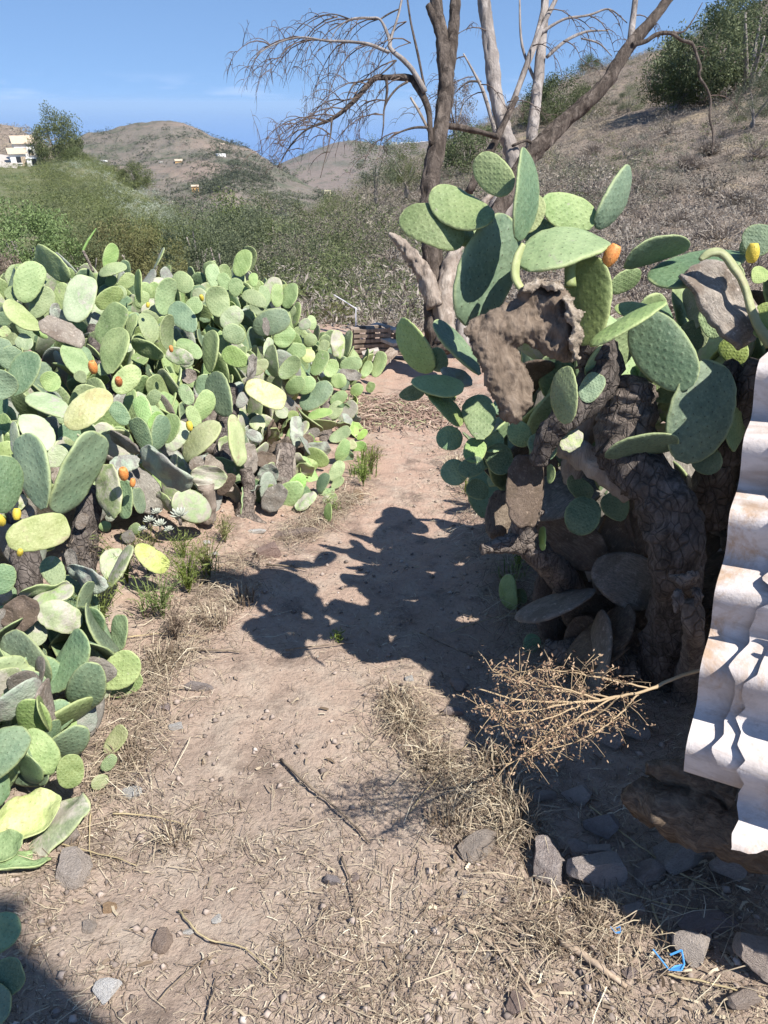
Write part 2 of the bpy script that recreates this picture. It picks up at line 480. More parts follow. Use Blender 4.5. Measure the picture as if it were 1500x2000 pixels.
def build_ground():
    x1 = np.concatenate([np.linspace(-9, -2.2, 40)[:-1], np.linspace(-2.2, 2.4, 300), np.linspace(2.4, 9, 40)[1:]])
    y1 = np.concatenate([np.linspace(-4, .4, 40)[:-1], np.linspace(.4, 5.2, 330), np.linspace(5.2, 16, 90)[1:]])
    X, Y = np.meshgrid(x1, y1, indexing='ij')
    Z = ground_h(X, Y)
    v = np.stack([X.ravel(), Y.ravel(), Z.ravel()], 1)
    ny = len(y1); i, j = np.meshgrid(np.arange(len(x1) - 1), np.arange(ny - 1), indexing='ij')
    a = (i * ny + j).ravel()
    o = obj('ground', np_mesh('ground', v, np.stack([a, a + ny, a + ny + 1, a + 1], 1), True), dirt_mat())
    tag(o, kind='structure')
build_ground()

M['slope_right'] = terrain_mat('dry_slope', ((.18, .145, .12), (.225, .185, .15), (.12, .098, .08), (.28, .23, .175)), .12, .5, 2.2, .35, .8, (.25, (.29, .235, .165)))
M['slope_left'] = terrain_mat('green_slope', ((.11, .13, .06), (.17, .165, .09), (.08, .105, .045), (.21, .20, .15)), .05, .25, 1.2, .6, .8)
M['slope_far'] = terrain_mat('far_slope', ((.14, .12, .10), (.17, .15, .125), (.095, .10, .07), (.06, .07, .045)), .006, .02, .07, 4., .8, (.009, (.21, .165, .135)))
M['slope_distant'] = terrain_mat('distant_slope', ((.17, .14, .12), (.20, .16, .135), (.12, .115, .09), (.10, .10, .075)), .003, .012, .04, 6., .7)
M['valley'] = terrain_mat('valley_soil', ((.10, .10, .06), (.14, .125, .08), (.08, .09, .045), (.17, .145, .10)), .05, .2, 1., .4, .7)

valley, _ = loft('valley_floor', [
    [(-500, 760, 9), (300, 760, 10), (800, 780, 11), (1600, 800, 12)],
    [(-500, 640, 22), (300, 640, 24), (700, 650, 20), (1600, 640, 20)],
    [(-500, 540, 55), (300, 560, 50), (650, 540, 45), (1600, 480, 40)],
    [(-500, 470, 130), (300, 470, 130), (650, 440, 120), (1600, 380, 100)],
    [(-900, 425, 500), (300, 425, 500), (650, 415, 500), (1600, 350, 500)],
    [(-2200, 408, 1600), (300, 400, 1500), (800, 385, 1500), (2600, 330, 1500)]], M['valley'], 160, 100, 1., .05, 4)
hill_right, HR = loft('hillside_right', [
    [(560, 705, 12), (700, 690, 11), (850, 705, 10.5), (1100, 800, 10), (1500, 860, 9), (2300, 900, 8)],
    [(590, 570, 21), (700, 612, 17), (850, 585, 15), (1100, 540, 14), (1500, 540, 13), (2300, 520, 12)],
    [(603, 485, 33), (700, 490, 27), (850, 450, 25), (1100, 405, 24), (1500, 335, 23), (2300, 200, 21)],
    [(615, 447, 48), (700, 415, 45), (850, 352, 43), (1100, 290, 42), (1500, 175, 40), (2300, -60, 36)],
    [(625, 428, 60), (690, 385, 62), (760, 345, 64), (850, 300, 68), (960, 245, 74), (1060, 190, 82), (1180, 135, 90), (1290, 100, 90), (1400, 55, 85), (1500, 0, 80), (2300, -420, 70)],
    [(630, 445, 85), (850, 335, 95), (1290, 160, 120), (1500, 70, 120), (2300, -250, 110)]], M['slope_right'], 340, 200, .55, .16, 8, .30)
hill_left, HL = loft('hillside_left', [
    [(-900, 700, 18), (0, 660, 20), (200, 650, 24), (420, 640, 34), (560, 620, 42)],
    [(-900, 470, 46), (0, 455, 50), (200, 480, 50), (360, 545, 48), (480, 580, 48)],
    [(-900, 330, 110), (0, 375, 100), (130, 380, 96), (230, 420, 84), (350, 480, 68), (450, 545, 56)],
    [(-900, 190, 190), (-300, 290, 178), (0, 322, 172), (100, 318, 170), (165, 312, 165), (215, 342, 145), (290, 392, 115), (350, 442, 90), (400, 495, 72), (440, 545, 62)],
    [(-900, 260, 260), (0, 350, 240), (170, 350, 230), (300, 430, 170), (470, 580, 90)]], M['slope_left'], 260, 150, .7, .06, 12, .6)
hill_brown, HB = loft('hill_behind_house', [
    [(-900, 330, 230), (0, 345, 225), (60, 345, 225), (130, 345, 230)],
    [(-900, 200, 300), (-200, 225, 290), (0, 245, 285), (50, 262, 280), (90, 285, 275), (140, 330, 265)],
    [(-900, 300, 380), (0, 330, 380), (140, 360, 330)]], M['slope_right'], 120, 60, 1., .03, 5)
hill_far, HF = loft('hill_far', [
    [(60, 440, 420), (250, 440, 430), (450, 430, 450), (680, 420, 460)],
    [(60, 380, 560), (250, 385, 560), (400, 372, 560), (450, 355, 580), (560, 388, 600), (690, 412, 560)],
    [(60, 330, 720), (250, 322, 740), (380, 325, 700), (470, 328, 690), (560, 365, 700), (690, 408, 660)],
    [(60, 310, 880), (160, 275, 920), (205, 264, 940), (255, 248, 960), (300, 243, 970), (340, 243, 970), (365, 250, 960), (400, 268, 940), (440, 284, 900), (480, 293, 860), (510, 308, 840), (560, 345, 800), (620, 378, 760), (690, 405, 720)],
    [(60, 340, 1300), (300, 300, 1400), (500, 340, 1200), (690, 425, 900)]], M['slope_far'], 300, 180, 10., .006, 31, 7.)
hill_distant, HD = loft('hill_distant', [
    [(480, 430, 1000), (640, 420, 1000), (900, 400, 1000), (1200, 380, 1000)],
    [(480, 375, 1300), (640, 350, 1350), (800, 335, 1350), (1200, 320, 1300)],
    [(480, 338, 1700), (545, 318, 1760), (585, 303, 1800), (630, 287, 1850), (690, 274, 1900), (740, 284, 1900), (800, 281, 1850), (900, 275, 1800), (1200, 265, 1800)],
    [(480, 370, 2600), (690, 330, 2800), (1200, 330, 2800)]], M['slope_distant'], 200, 120, 12., .0035, 41, 3.)

def sea():
    m, n, l, b = nodes('sea_water')
    to = n.new('ShaderNodeTexCoord')
    b.inputs['Base Color'].default_value = (.015, .08, .30, 1)
    b.inputs['Roughness'].default_value = .12
    b.inputs['IOR'].default_value = 1.33
    mpn = n.new('ShaderNodeMapping'); mpn.inputs['Scale'].default_value = (.002, .006, .002)
    l.new(to.outputs['Object'], mpn.inputs[0])
    bump(n, l, b, noise_n(n, l, mpn.outputs[0], 3, 8, .7), .12, 3.)
    me = np_mesh('sea', [(-120000, 2500, -470), (120000, 2500, -470), (120000, 150000, -470), (-120000, 150000, -470)], [(0, 1, 2, 3)])
    tag(obj('sea', me, m), kind='structure')
sea()

def haze():
    m = bpy.data.materials.new('haze_air'); m.use_nodes = True
    n = m.node_tree.nodes; l = m.node_tree.links; n.clear()
    out = n.new('ShaderNodeOutputMaterial'); pv = n.new('ShaderNodeVolumePrincipled')
    pv.inputs['Color'].default_value = (.50, .72, 1.0, 1)
    pv.inputs['Density'].default_value = HAZE
    pv.inputs['Anisotropy'].default_value = 0.
    l.new(pv.outputs[0], out.inputs['Volume'])
    mb = MB(); mb.box((0, 74000, -195), (121000, 0, 0), (0, 77000, 0), (0, 0, 277))
    tag(obj('haze', mb.mesh('haze', False), m), 'thin blue air between the hills and the sea', kind='stuff')
HAZE = 4e-5
haze()

# road beside the house
def on_hill(grid, px, py, d0=5.):
    """Nearest point of a hill's sheet to a pixel ray (by sheet vertices)."""
    v = grid.reshape(-1, 3)
    fwd = v[:, 1] * CP + (CAMZ - v[:, 2]) * SP
    dn = -v[:, 1] * SP + (CAMZ - v[:, 2]) * CP
    x = 750 + F * v[:, 0] / fwd; y = 1000 + F * dn / fwd
    k = (np.abs(x - px) + np.abs(y - py)) + np.where(fwd < d0, 1e6, 0)
    i = int(np.argmin(k))
    return Vector(v[i]), float(fwd[i])
def road():
    mb = MB()
    pts = [(-60, 420, 128), (-10, 368, 140), (10, 338, 152), (14, 318, 163), (-5, 306, 172), (-60, 300, 180)]
    q = smooth_path(pts, 6); vs = []; f = []
    for i, a in enumerate(q):
        p, d = on_hill(HL, a[0], a[1], 30)
        p = P(a[0], a[1], a[2])
        wd = 2.0
        z = p.z + .25
        vs += [(p.x - wd, p.y, z), (p.x + wd, p.y + .6, z), (p.x - wd, p.y, z - 3.), (p.x + wd, p.y + .6, z - 3.)]
        if i:
            k = 4 * i
            f += [(k - 4, k - 3, k + 1, k), (k - 3, k - 1, k + 3, k + 1), (k - 4, k, k + 2, k - 2)]
    mb.add([Vector(v) for v in vs], f)
    tag(obj('road', mb.mesh('road', False), plain('road_dust', (.42, .38, .34), .9, .1, 1.)), kind='structure')
road()

# ------------------------------------------------------------------ foliage
def leaf_quads(c, size, asp, up=0.):
    """One small quad per centre, turned at random. c: (n,3) size: (n,)"""
    n = len(c)
    a = rng.normal(size=(n, 3)); a[:, 2] += up; a /= np.linalg.norm(a, axis=1)[:, None]
    b = np.cross(a, rng.normal(size=(n, 3))); b /= np.linalg.norm(b, axis=1)[:, None]
    a = a * size[:, None]; b = b * (size * asp)[:, None]
    v = np.stack([c - a, c - b * .5, c + a, c + b * .5], 1).reshape(-1, 3)
    return v, np.arange(4 * n).reshape(-1, 4)
def crown_points(n, rx, rz, clumps, spread, lo=-.3):
    cs = rng.normal(size=(clumps, 3)); cs /= np.linalg.norm(cs, axis=1)[:, None]
    cs[:, 2] = np.maximum(cs[:, 2], lo)
    cs *= (rng.uniform(.45, 1., clumps) ** .6)[:, None]
    sz = rng.uniform(.5, 1.3, clumps)
    i = rng.integers(0, clumps, n)
    o = rng.normal(size=(n, 3)); o /= np.linalg.norm(o, axis=1)[:, None]
    o *= (rng.uniform(0, 1, n) ** .45)[:, None] * (sz[i] * spread)[:, None]
    p = cs[i] + o
    p[:, 0] *= rx; p[:, 1] *= rx; p[:, 2] *= rz
    return p
def tree_template(name, n, clumps, spread, leaf, asp, trunk_h, lo=-.4, rz=.85):
    """Crown of radius one metre above a trunk, base at the origin."""
    p = crown_points(n, 1., rz, clumps, spread, lo)
    p[:, 2] += trunk_h + rz * .7
    v, f = leaf_quads(p, leaf * rng.uniform(.6, 1.3, n), asp)
    crown = np_mesh(name + '_crown', v, f)
    mb = MB()
    for k in range(4):
        a = R(0, 6.28); e = Vector((math.cos(a) * R(.2, .6), math.sin(a) * R(.2, .6), trunk_h + rz * R(.6, 1.1)))
        q = smooth_path([(0, 0, -.25, .07), (R(-.05, .05), R(-.05, .05), trunk_h * .6, .055), (e.x, e.y, e.z, .015)], 4)
        mb.tube([a_[:3] for a_ in q], [a_[3] for a_ in q], 6)
    return crown, mb.mesh(name + '_trunk')
TT = [tree_template('round', 7600, 34, .38, .042, .6, .25), tree_template('loose', 5200, 40, .30, .045, .45, .4, -.6, 1.1),
      tree_template('dense', 13000, 46, .34, .034, .7, .12, -.4, .85), tree_template('fine', 13000, 52, .36, .028, .5, .15, -.5, .9)]
def place_tree(name, px, py_base, d, rad_px, k, mat, label, cat, group, sz=1., bark=None):
    p = P(px, py_base, d); r = rad_px * d / F
    t = thing(name, label, cat, p, group)
    t.scale = (r, r, r * sz); t.rotation_euler = (0, 0, R(0, 6.28))
    obj('crown', TT[k][0], mat, t, True); obj('trunk', TT[k][1], bark or M['bark_grey'], t, True)
    return t
M['leaf_olive'] = leaf_mat('leaf_olive', (.058, .08, .032), (.16, .185, .082))
M['leaf_grey'] = leaf_mat('leaf_grey_green', (.07, .092, .052), (.185, .21, .125))
M['leaf_dark'] = leaf_mat('leaf_dark_green', (.05, .065, .03), (.14, .165, .075))
M['leaf_yellow'] = leaf_mat('leaf_yellow_green', (.10, .105, .038), (.23, .225, .09))
M['leaf_bright'] = leaf_mat('leaf_bright', (.07, .115, .03), (.21, .29, .10))
M['leaf_dry'] = leaf_mat('leaf_dry', (.13, .10, .075), (.26, .21, .165))
ORD = ['first', 'second', 'third', 'fourth', 'fifth', 'sixth', 'seventh', 'eighth', 'ninth', 'tenth', 'eleventh', 'twelfth', 'thirteenth', 'fourteenth', 'fifteenth', 'sixteenth', 'seventeenth', 'eighteenth', 'nineteenth', 'twentieth']
# trees in the gully behind the hedge
gul = [(180, 590, 26, 55, 3, 'leaf_olive'), (235, 580, 28, 60, 2, 'leaf_yellow'), (300, 600, 28, 62, 3, 'leaf_yellow'), (345, 560, 38, 50, 0, 'leaf_olive'),
       (395, 560, 36, 62, 3, 'leaf_grey'), (440, 600, 30, 68, 3, 'leaf_grey'), (470, 540, 46, 62, 2, 'leaf_olive'), (520, 600, 32, 72, 3, 'leaf_grey'),
       (545, 540, 44, 60, 3, 'leaf_olive'), (590, 580, 34, 60, 2, 'leaf_grey'), (610, 630, 24, 62, 3, 'leaf_grey'), (640, 520, 44, 40, 0, 'leaf_dark'), (655, 590, 26, 45, 3, 'leaf_olive')]
gn = {'leaf_olive': 'olive-green', 'leaf_yellow': 'yellow-green', 'leaf_grey': 'grey-green', 'leaf_dark': 'dark green'}
for i, (x, y, d, r, k, m) in enumerate(sorted(gul)):
    place_tree('gully_tree', x, y + 2, d, r * 1.3, k, M[m], '%s bushy tree, %s from the left in the gully behind the prickly pear hedge' % (gn[m], ORD[i]), 'tree', 'bushy trees filling the gully', 1.15)
for x, y, d, r, k, m, lab in [
        (120, 335, 165, 46, 2, 'leaf_dark', 'tall dark leafy tree beside the white house'),
        (145, 342, 160, 30, 0, 'leaf_dark', 'lower dark tree clump right of the white house'),
        (265, 378, 128, 34, 2, 'leaf_dark', 'round dark tree on the ridge right of the white house'),
        (60, 565, 15, 92, 2, 'leaf_bright', 'glossy green leafy bush at the left edge above the prickly pears'),
        (10, 610, 11, 70, 0, 'leaf_dry', 'dry pinkish brown shrub at the left edge above the prickly pears'),
        (275, 620, 13, 45, 3, 'leaf_dry', 'dry brown shrub behind the hedge, left of its middle'),
        (735, 385, 34, 46, 1, 'leaf_grey', 'loose grey-green tree left of the dark dead trunk'),
        (795, 372, 36, 50, 3, 'leaf_olive', 'bushy tree close left of the dark dead trunk'),
        (905, 360, 40, 62, 0, 'leaf_dark', 'dark green tree seen between the dead trunks'),
        (890, 275, 44, 46, 1, 'leaf_dry', 'thin dry tree crown between the dead trunks'),
        (1085, 255, 56, 60, 2, 'leaf_dark', 'dark round tree on the slope under the slanting dead branch'),
        (1135, 260, 52, 46, 3, 'leaf_olive', 'olive green tree right of the dark round tree on the slope'),
        (1045, 262, 54, 36, 0, 'leaf_olive', 'small green tree between the two pale dead stems'),
        (1150, 148, 88, 22, 2, 'leaf_dark', 'small dark tree alone on the right skyline'),
        (1365, 220, 42, 100, 2, 'leaf_olive', 'large spreading green tree near the top of the right slope'),
        (1455, 215, 40, 130, 3, 'leaf_olive', 'large olive tree at the upper right edge'),
        (1315, 225, 42, 62, 2, 'leaf_dark', 'dark green tree at the left foot of the large slope trees'),
        (1480, 110, 52, 80, 2, 'leaf_dark', 'green tree on the skyline at the upper right corner'),
        (1225, 225, 48, 30, 3, 'leaf_grey', 'grey-green bush in the middle of the right slope'),
        (1470, 240, 30, 46, 3, 'leaf_grey', 'pale grey-green bush below the large olive tree'),
        (660, 650, 12.5, 34, 0, 'leaf_yellow', 'yellowing bush beside the old pallets'),
        (640, 700, 12, 30, 2, 'leaf_dark', 'dark bush left of the old pallets')]:
    place_tree('tree' if 'tree' in lab else 'bush', x, y, d, r, k, M[m], lab, 'tree' if 'tree' in lab else 'bush', None, 1.5 if 'tall' in lab else 1.05 if r < 80 else 1.1)

# dry scrub that covers the slopes
def twig_bush(n=70):
    vs = []; fs = []
    for i in range(n):
        a = R(0, 6.28); e = R(.1, 1.45); r_ = R(.6, 1.)
        b = np.array([R(-.15, .15), R(-.15, .15), 0.]); t = np.array([math.cos(a) * math.cos(e), math.sin(a) * math.cos(e), math.sin(e) * .75]) * r_
        s = np.cross(t, rng.normal(size=3)); s /= np.linalg.norm(s) + 1e-6
        k = len(vs); m_ = b + (t - b) * .55 + rng.normal(size=3) * .08
        vs += [b - s * .006, b + s * .006, m_ + s * .008, m_ - s * .008, t - s * .003, t + s * .003]
        fs += [(k, k + 1, k + 2, k + 3), (k + 3, k + 2, k + 5, k + 4)]
    return np.array(vs), fs
def leaf_bush(n=90, leaf=.13):
    p = crown_points(n, 1., .7, 9, .4, -.05); p[:, 2] = np.maximum(p[:, 2] + .25, .02)
    return leaf_quads(p, leaf * rng.uniform(.6, 1.4, n), .5)
def scatter(name, grid, n, tmpl, size, mat, label, cond=None, wts=None):
    g = grid.reshape(-1, 3)
    fwd = g[:, 1] * CP + (CAMZ - g[:, 2]) * SP; dn = -g[:, 1] * SP + (CAMZ - g[:, 2]) * CP
    x = 750 + F * g[:, 0] / fwd; y = 1000 + F * dn / fwd
    ok = (x > -150) & (x < 1750) & (y > -150) & (y < 900)
    if cond is not None: ok &= cond(x, y, fwd)
    idx = np.flatnonzero(ok)
    pw = None
    if wts is not None:
        pw = wts(x[idx], y[idx], fwd[idx]); pw = pw / pw.sum()
    pick = rng.choice(idx, n, p=pw)
    V = []; Fq = []; off = 0
    for c in pick:
        v, f = tmpl[random.randrange(len(tmpl))]
        s = R(*size) * (1 if random.random() < .8 else 1.5)
        a = R(0, 6.28); ca, sa = math.cos(a) * s, math.sin(a) * s
        q = np.stack([v[:, 0] * ca - v[:, 1] * sa, v[:, 0] * sa + v[:, 1] * ca, v[:, 2] * s * R(.7, 1.1)], 1) + g[c] + np.array([R(-1, 1) * s, R(-1, 1) * s, -.08 * s])
        V.append(q); Fq.append(np.asarray([list(k) for k in f]) + off); off += len(v)
    v = np.concatenate(V); f = np.concatenate(Fq)
    me = bpy.data.meshes.new(name)
    tri = f[:, 2] == f[:, 3]
    if (f[:, 3] == f[:, 2]).any():
        fl = [tuple(q[:3]) if q[2] == q[3] else tuple(q) for q in f.tolist()]
        me.from_pydata(v.tolist(), [], fl)
    else: me = np_mesh(name, v, f)
    tag(obj(name, me, mat), label, None, None, 'stuff')
def tb(n):
    v, f = twig_bush(n)
    return v, [q for q in f]
twt = [tb(130) for _ in range(5)]
lft = [leaf_bush(90, .13) for _ in range(5)]
lft2 = [leaf_bush(260, .05) for _ in range(5)]
M['scrub_dry'] = island_mat('scrub_dry', [(0, (.15, .125, .105)), (.5, (.27, .23, .195)), (1, (.40, .345, .29))])
M['scrub_grey'] = leaf_mat('scrub_grey', (.17, .15, .12), (.31, .275, .225), .8, .1)
M['scrub_green'] = leaf_mat('scrub_green', (.06, .08, .03), (.155, .18, .075), .5, .1)
M['scrub_silver'] = leaf_mat('scrub_silver', (.20, .23, .18), (.38, .41, .34), .5, .1)
lft3 = [leaf_bush(900, .030) for _ in range(4)]
scatter('slope_bushes', HR, 190, lft3, (.6, 1.3), M['leaf_olive'], 'olive bushes crowding the slope left of the dead trees', lambda x, y, f: (f > 12) & (x < 860) & (y > 400))
scatter('brown_bushes', HR, 300, lft3, (.6, 1.4), leaf_mat('scrub_dark', (.085, .075, .06), (.19, .17, .14), .8, .1), 'rounded brown bushes over the right slope', lambda x, y, f: (f > 11) & (y < 520), lambda x, y, f: np.clip(vnoise(x * .012, y * .02, 15) - .3, .02, 1))
scatter('dark_bushes', HR, 150, lft3, (.5, 1.1), M['leaf_grey'], 'grey-green bushes over the right slope', lambda x, y, f: (f > 11) & (y < 560), lambda x, y, f: np.clip(vnoise(x * .01, y * .02, 25) - .35, .01, 1))
def near_w(x, y, f): return 1. / f ** .3
scatter('dry_scrub', HR, 1500, twt, (.3, .75), M['scrub_dry'], 'dry twiggy scrub covering the right slope', lambda x, y, f: f > 11, near_w)
scatter('grey_scrub', HR, 2000, lft2, (.3, .8), M['scrub_grey'], 'low grey brown scrub covering the right slope', lambda x, y, f: f > 11, near_w)
scatter('green_scrub', HR, 300, lft2, (.35, .9), M['scrub_green'], 'green scrub dotted over the upper right slope', lambda x, y, f: (f > 24))
scatter('upper_scrub', HR, 2300, lft2, (.4, 1.), M['scrub_grey'], 'grey scrub over the upper right slope', lambda x, y, f: f > 26, lambda x, y, f: f ** 1.5 * np.clip(vnoise(x * .02, y * .03, 35) - .2, .05, 1))
scatter('upper_bushes', HR, 260, lft3, (.5, 1.2), M['scrub_green'], 'dull green bushes over the upper right slope', lambda x, y, f: f > 30, lambda x, y, f: f ** 1.5 * np.clip(vnoise(x * .015, y * .03, 45) - .4, .01, 1))
scatter('slope_scrub', HL, 1300, lft2, (.6, 1.6), M['scrub_green'], 'green scrub covering the left slope')
scatter('ridge_scrub', HL, 1300, lft2, (.7, 1.9), M['scrub_green'], 'green scrub over the upper left slope below the house', lambda x, y, f: (f > 55) & (x < 420), lambda x, y, f: f ** 1.3 * np.clip(vnoise(x * .03, y * .05, 55) - .25, .03, 1))
scatter('ridge_bushes', HL, 90, lft3, (.9, 2.2), M['leaf_dark'], 'dark bushes over the upper left slope below the house', lambda x, y, f: (f > 55) & (x < 420))
scatter('silver_scrub', HL, 900, lft2, (.5, 1.4), M['scrub_silver'], 'silvery spurge covering the edge of the left slope', lambda x, y, f: (y > 315) & (np.abs(x - np.interp(y, [310, 340, 390, 440, 500, 545], [170, 200, 275, 335, 385, 430])) < 75), None)
scatter('brown_scrub', HB, 300, lft, (1., 2.6), M['scrub_grey'], 'brown scrub on the hill behind the white house')
scatter('far_trees', HF, 1700, lft, (2., 6.), leaf_mat('far_leaf', (.04, .05, .025), (.09, .10, .05), .1, .0), 'dark trees and bushes dotted over the far hill', None, lambda x, y, f: np.clip(vnoise(x * .02, y * .03, 5) - .35, .01, 1))
scatter('distant_trees', HD, 260, lft, (4., 9.), M['scrub_green'], 'dark bushes dotted over the distant hill')
scatter('valley_scrub', np.array([v.co[:] for v in valley.data.vertices]), 900, lft, (.5, 1.4), M['scrub_green'], 'undergrowth on the floor of the gully', lambda x, y, f: (f > 14) & (f < 140) & (x > 100) & (x < 760))

# individual shrubs one can tell apart on the right slope
def shrub(name, px, py, d, rpx, kind, lab):
    p, dd = on_hill(HR, px, py, 11)
    r = rpx * dd / F
    t = thing(name, lab, 'shrub', p, 'shrubs standing out on the right slope')
    if kind == 't':
        V = []; Fl = []; off = 0
        for j in range(4):
            v, f = twig_bush(260); v = v * r * R(.7, 1.05) + np.array([R(-.35, .35) * r, R(-.35, .35) * r, 0])
            V += v.tolist(); Fl += [tuple(i + off for i in (q[:3] if q[2] == q[3] else q)) for q in f]; off += len(v)
        me = bpy.data.meshes.new('twigs'); me.from_pydata(V, [], Fl)
        obj('twigs', me, M['scrub_dry'], t)
    else:
        q = crown_points(3600, r, r * .7, 16, .4, -.1); q[:, 2] += r * .4
        v, f = leaf_quads(q, r * .028 * rng.uniform(.6, 1.4, 3600), .5)
        obj('foliage', np_mesh('foliage', v, f), M[kind], t)
    mb = MB()
    for j in range(3): mb.tube([(0, 0, -.1 * r), (R(-.2, .2) * r, R(-.2, .2) * r, .3 * r), (R(-.5, .5) * r, R(-.5, .5) * r, .6 * r)], [.03 * r, .025 * r, .008 * r], 5)
    obj('stem', mb.mesh('stem'), M['twig'], t)
for px, py, rpx, kd, lab in [
        (1165, 300, 34, 't', 'grey twiggy shrub below the dark round tree on the slope'), (1385, 300, 40, 't', 'dark twiggy shrub under the hanging dead branch tip'),
        (1340, 330, 42, 't', 'brown twiggy shrub left of the hanging dead branch tip'), (1250, 300, 36, 'scrub_grey', 'rounded grey shrub in the middle of the right slope'),
        (1200, 420, 46, 't', 'twiggy shrub on the slope above the small orange fruit'), (1330, 440, 44, 't', 'twiggy shrub on the slope above the arched cactus pad'),
        (1450, 400, 52, 't', 'twiggy shrub on the slope at the right edge'), (1100, 350, 34, 'scrub_grey', 'rounded grey shrub right of the slanting dead branch'),
        (1290, 380, 40, 'scrub_grey', 'rounded grey shrub halfway down the right slope'), (680, 500, 34, 'scrub_green', 'green shrub low on the slope left of the broken stub'),
        (700, 560, 36, 't', 'brown twiggy shrub above the old pallets'), (760, 590, 34, 't', 'twiggy shrub between the pallets and the broken stub'),
        (720, 440, 30, 't', 'twiggy shrub on the slope left of the dark dead trunk'), (780, 420, 30, 'scrub_grey', 'grey shrub on the slope beside the dark dead trunk'),
        (1480, 300, 40, 'scrub_green', 'green shrub near the right edge below the olive tree'), (1420, 350, 36, 'scrub_grey', 'pale shrub right of the hanging dead branch tip')]:
    shrub('slope_shrub', px, py, 0, rpx, kd, lab)

# ------------------------------------------------------------------ houses
M['white_wall'] = plain('white_plaster', (.78, .77, .74), .8, .06, .6)
M['cream_wall'] = plain('cream_plaster', (.62, .55, .38), .8, .06, .6)
M['ochre_wall'] = plain('ochre_plaster', (.55, .34, .14), .8, .06, .6)
M['roof_tile'] = plain('roof_tile', (.46, .37, .28), .85, .2, 3.)
M['dark_pane'] = plain('window_glass', (.03, .035, .045), .15, .1, 3., .5)
def house(name, px, py, d, wm, dm, hm, mat, label, yaw=0., roof='flat', wins=3, group=None):
    p = P(px, py, d)
    t = thing(name, label, 'house', p, group); t.rotation_euler = (0, 0, yaw)
    mb = MB(); mb.box((0, 0, hm / 2 - 2), (wm / 2, 0, 0), (0, dm / 2, 0), (0, 0, hm / 2 + 2)); obj('wall', mb.mesh('wall', False), mat, t)
    mb = MB()
    if roof == 'flat':
        mb.box((0, 0, hm + .12), (wm / 2 + .12, 0, 0), (0, dm / 2 + .12, 0), (0, 0, .14)); obj('roof', mb.mesh('roof', False), mat, t)
    else:
        e = .4; h = dm * .28
        v = [(-wm / 2 - e, -dm / 2 - e, hm), (wm / 2 + e, -dm / 2 - e, hm), (wm / 2 + e, dm / 2 + e, hm), (-wm / 2 - e, dm / 2 + e, hm), (-wm / 2 - e, 0, hm + h), (wm / 2 + e, 0, hm + h)]
        mb.add([Vector(a) for a in v], [(0, 1, 5, 4), (2, 3, 4, 5), (0, 4, 3), (1, 2, 5), (0, 3, 2, 1)]); obj('roof', mb.mesh('roof', False), M['roof_tile'], t)
    for k in range(wins):
        x = (k + .5) / wins * wm - wm / 2
        mb = MB(); mb.box((x, -dm / 2 - .01, hm * .55), (.5, 0, 0), (0, .05, 0), (0, 0, .6)); wd = obj('window', mb.mesh('window', False), M['dark_pane'], t)
        mb = MB(); mb.box((x, -dm / 2 - .1, hm * .55 - .68), (.65, 0, 0), (0, .12, 0), (0, 0, .07)); obj('sill', mb.mesh('sill', False), mat, wd)
    mb = MB(); mb.box((wm * .3, -dm / 2 - .02, 1.0), (.5, 0, 0), (0, .05, 0), (0, 0, 1.0)); obj('door', mb.mesh('door', False), M['roof_tile'], t)
    return t
house('house', 52, 318, 168, 4.2, 5.5, 4.0, M['white_wall'], 'white house with a tiled roof beside the road on the left ridge', .5, 'gable', 2)
house('house', 38, 325, 164, 3.2, 4, 2.6, M['white_wall'], 'lower white annex in front of the white house on the left ridge', .5, 'gable', 1)
house('house', 70, 323, 163, 3.0, 3, 1.4, M['white_wall'], 'low white walled terrace right of the white house', .3, 'flat', 1)
for px, py, d, wm, hm, mt, rf, lab in [
        (440, 385, 560, 7, 6, 'cream_wall', 'flat', 'cream yellow house low on the far hill'), (350, 325, 730, 7, 5, 'ochre_wall', 'gable', 'ochre house in the middle of the far hill'),
        (318, 325, 740, 6, 4, 'white_wall', 'flat', 'small white house left of the ochre house'), (295, 278, 880, 8, 5, 'white_wall', 'flat', 'white house high on the far hill'),
        (432, 312, 720, 8, 5, 'white_wall', 'flat', 'white house upper one of two near the far hill crest'), (417, 338, 690, 6, 5, 'white_wall', 'flat', 'white house lower one of two near the far hill crest'),
        (433, 290, 830, 7, 4, 'cream_wall', 'gable', 'cream house right under the far hill crest'), (485, 308, 800, 6, 4, 'cream_wall', 'gable', 'cream house at the right shoulder of the far hill'),
        (205, 322, 760, 5, 4, 'white_wall', 'flat', 'white house at the left foot of the far hill'), (382, 375, 570, 5, 4, 'ochre_wall', 'gable', 'ochre cottage left of the cream yellow house'),
        (640, 382, 640, 5, 4, 'cream_wall', 'flat', 'cream cottage low at the right end of the far hill')]:
    house('house', px, py, d, wm, wm * .8, hm, M[mt], lab, R(-.5, .5), rf, 2, 'houses scattered over the far hill')
for k in range(5):
    house('house', 770 + k * 14, 282 + R(-2, 2), 1780, 12, 9, 6, M['white_wall'], 'white house, %s from the left on the distant crest behind the dead branches' % ORD[k], R(-.4, .4), 'flat', 2, 'houses on the distant crest')

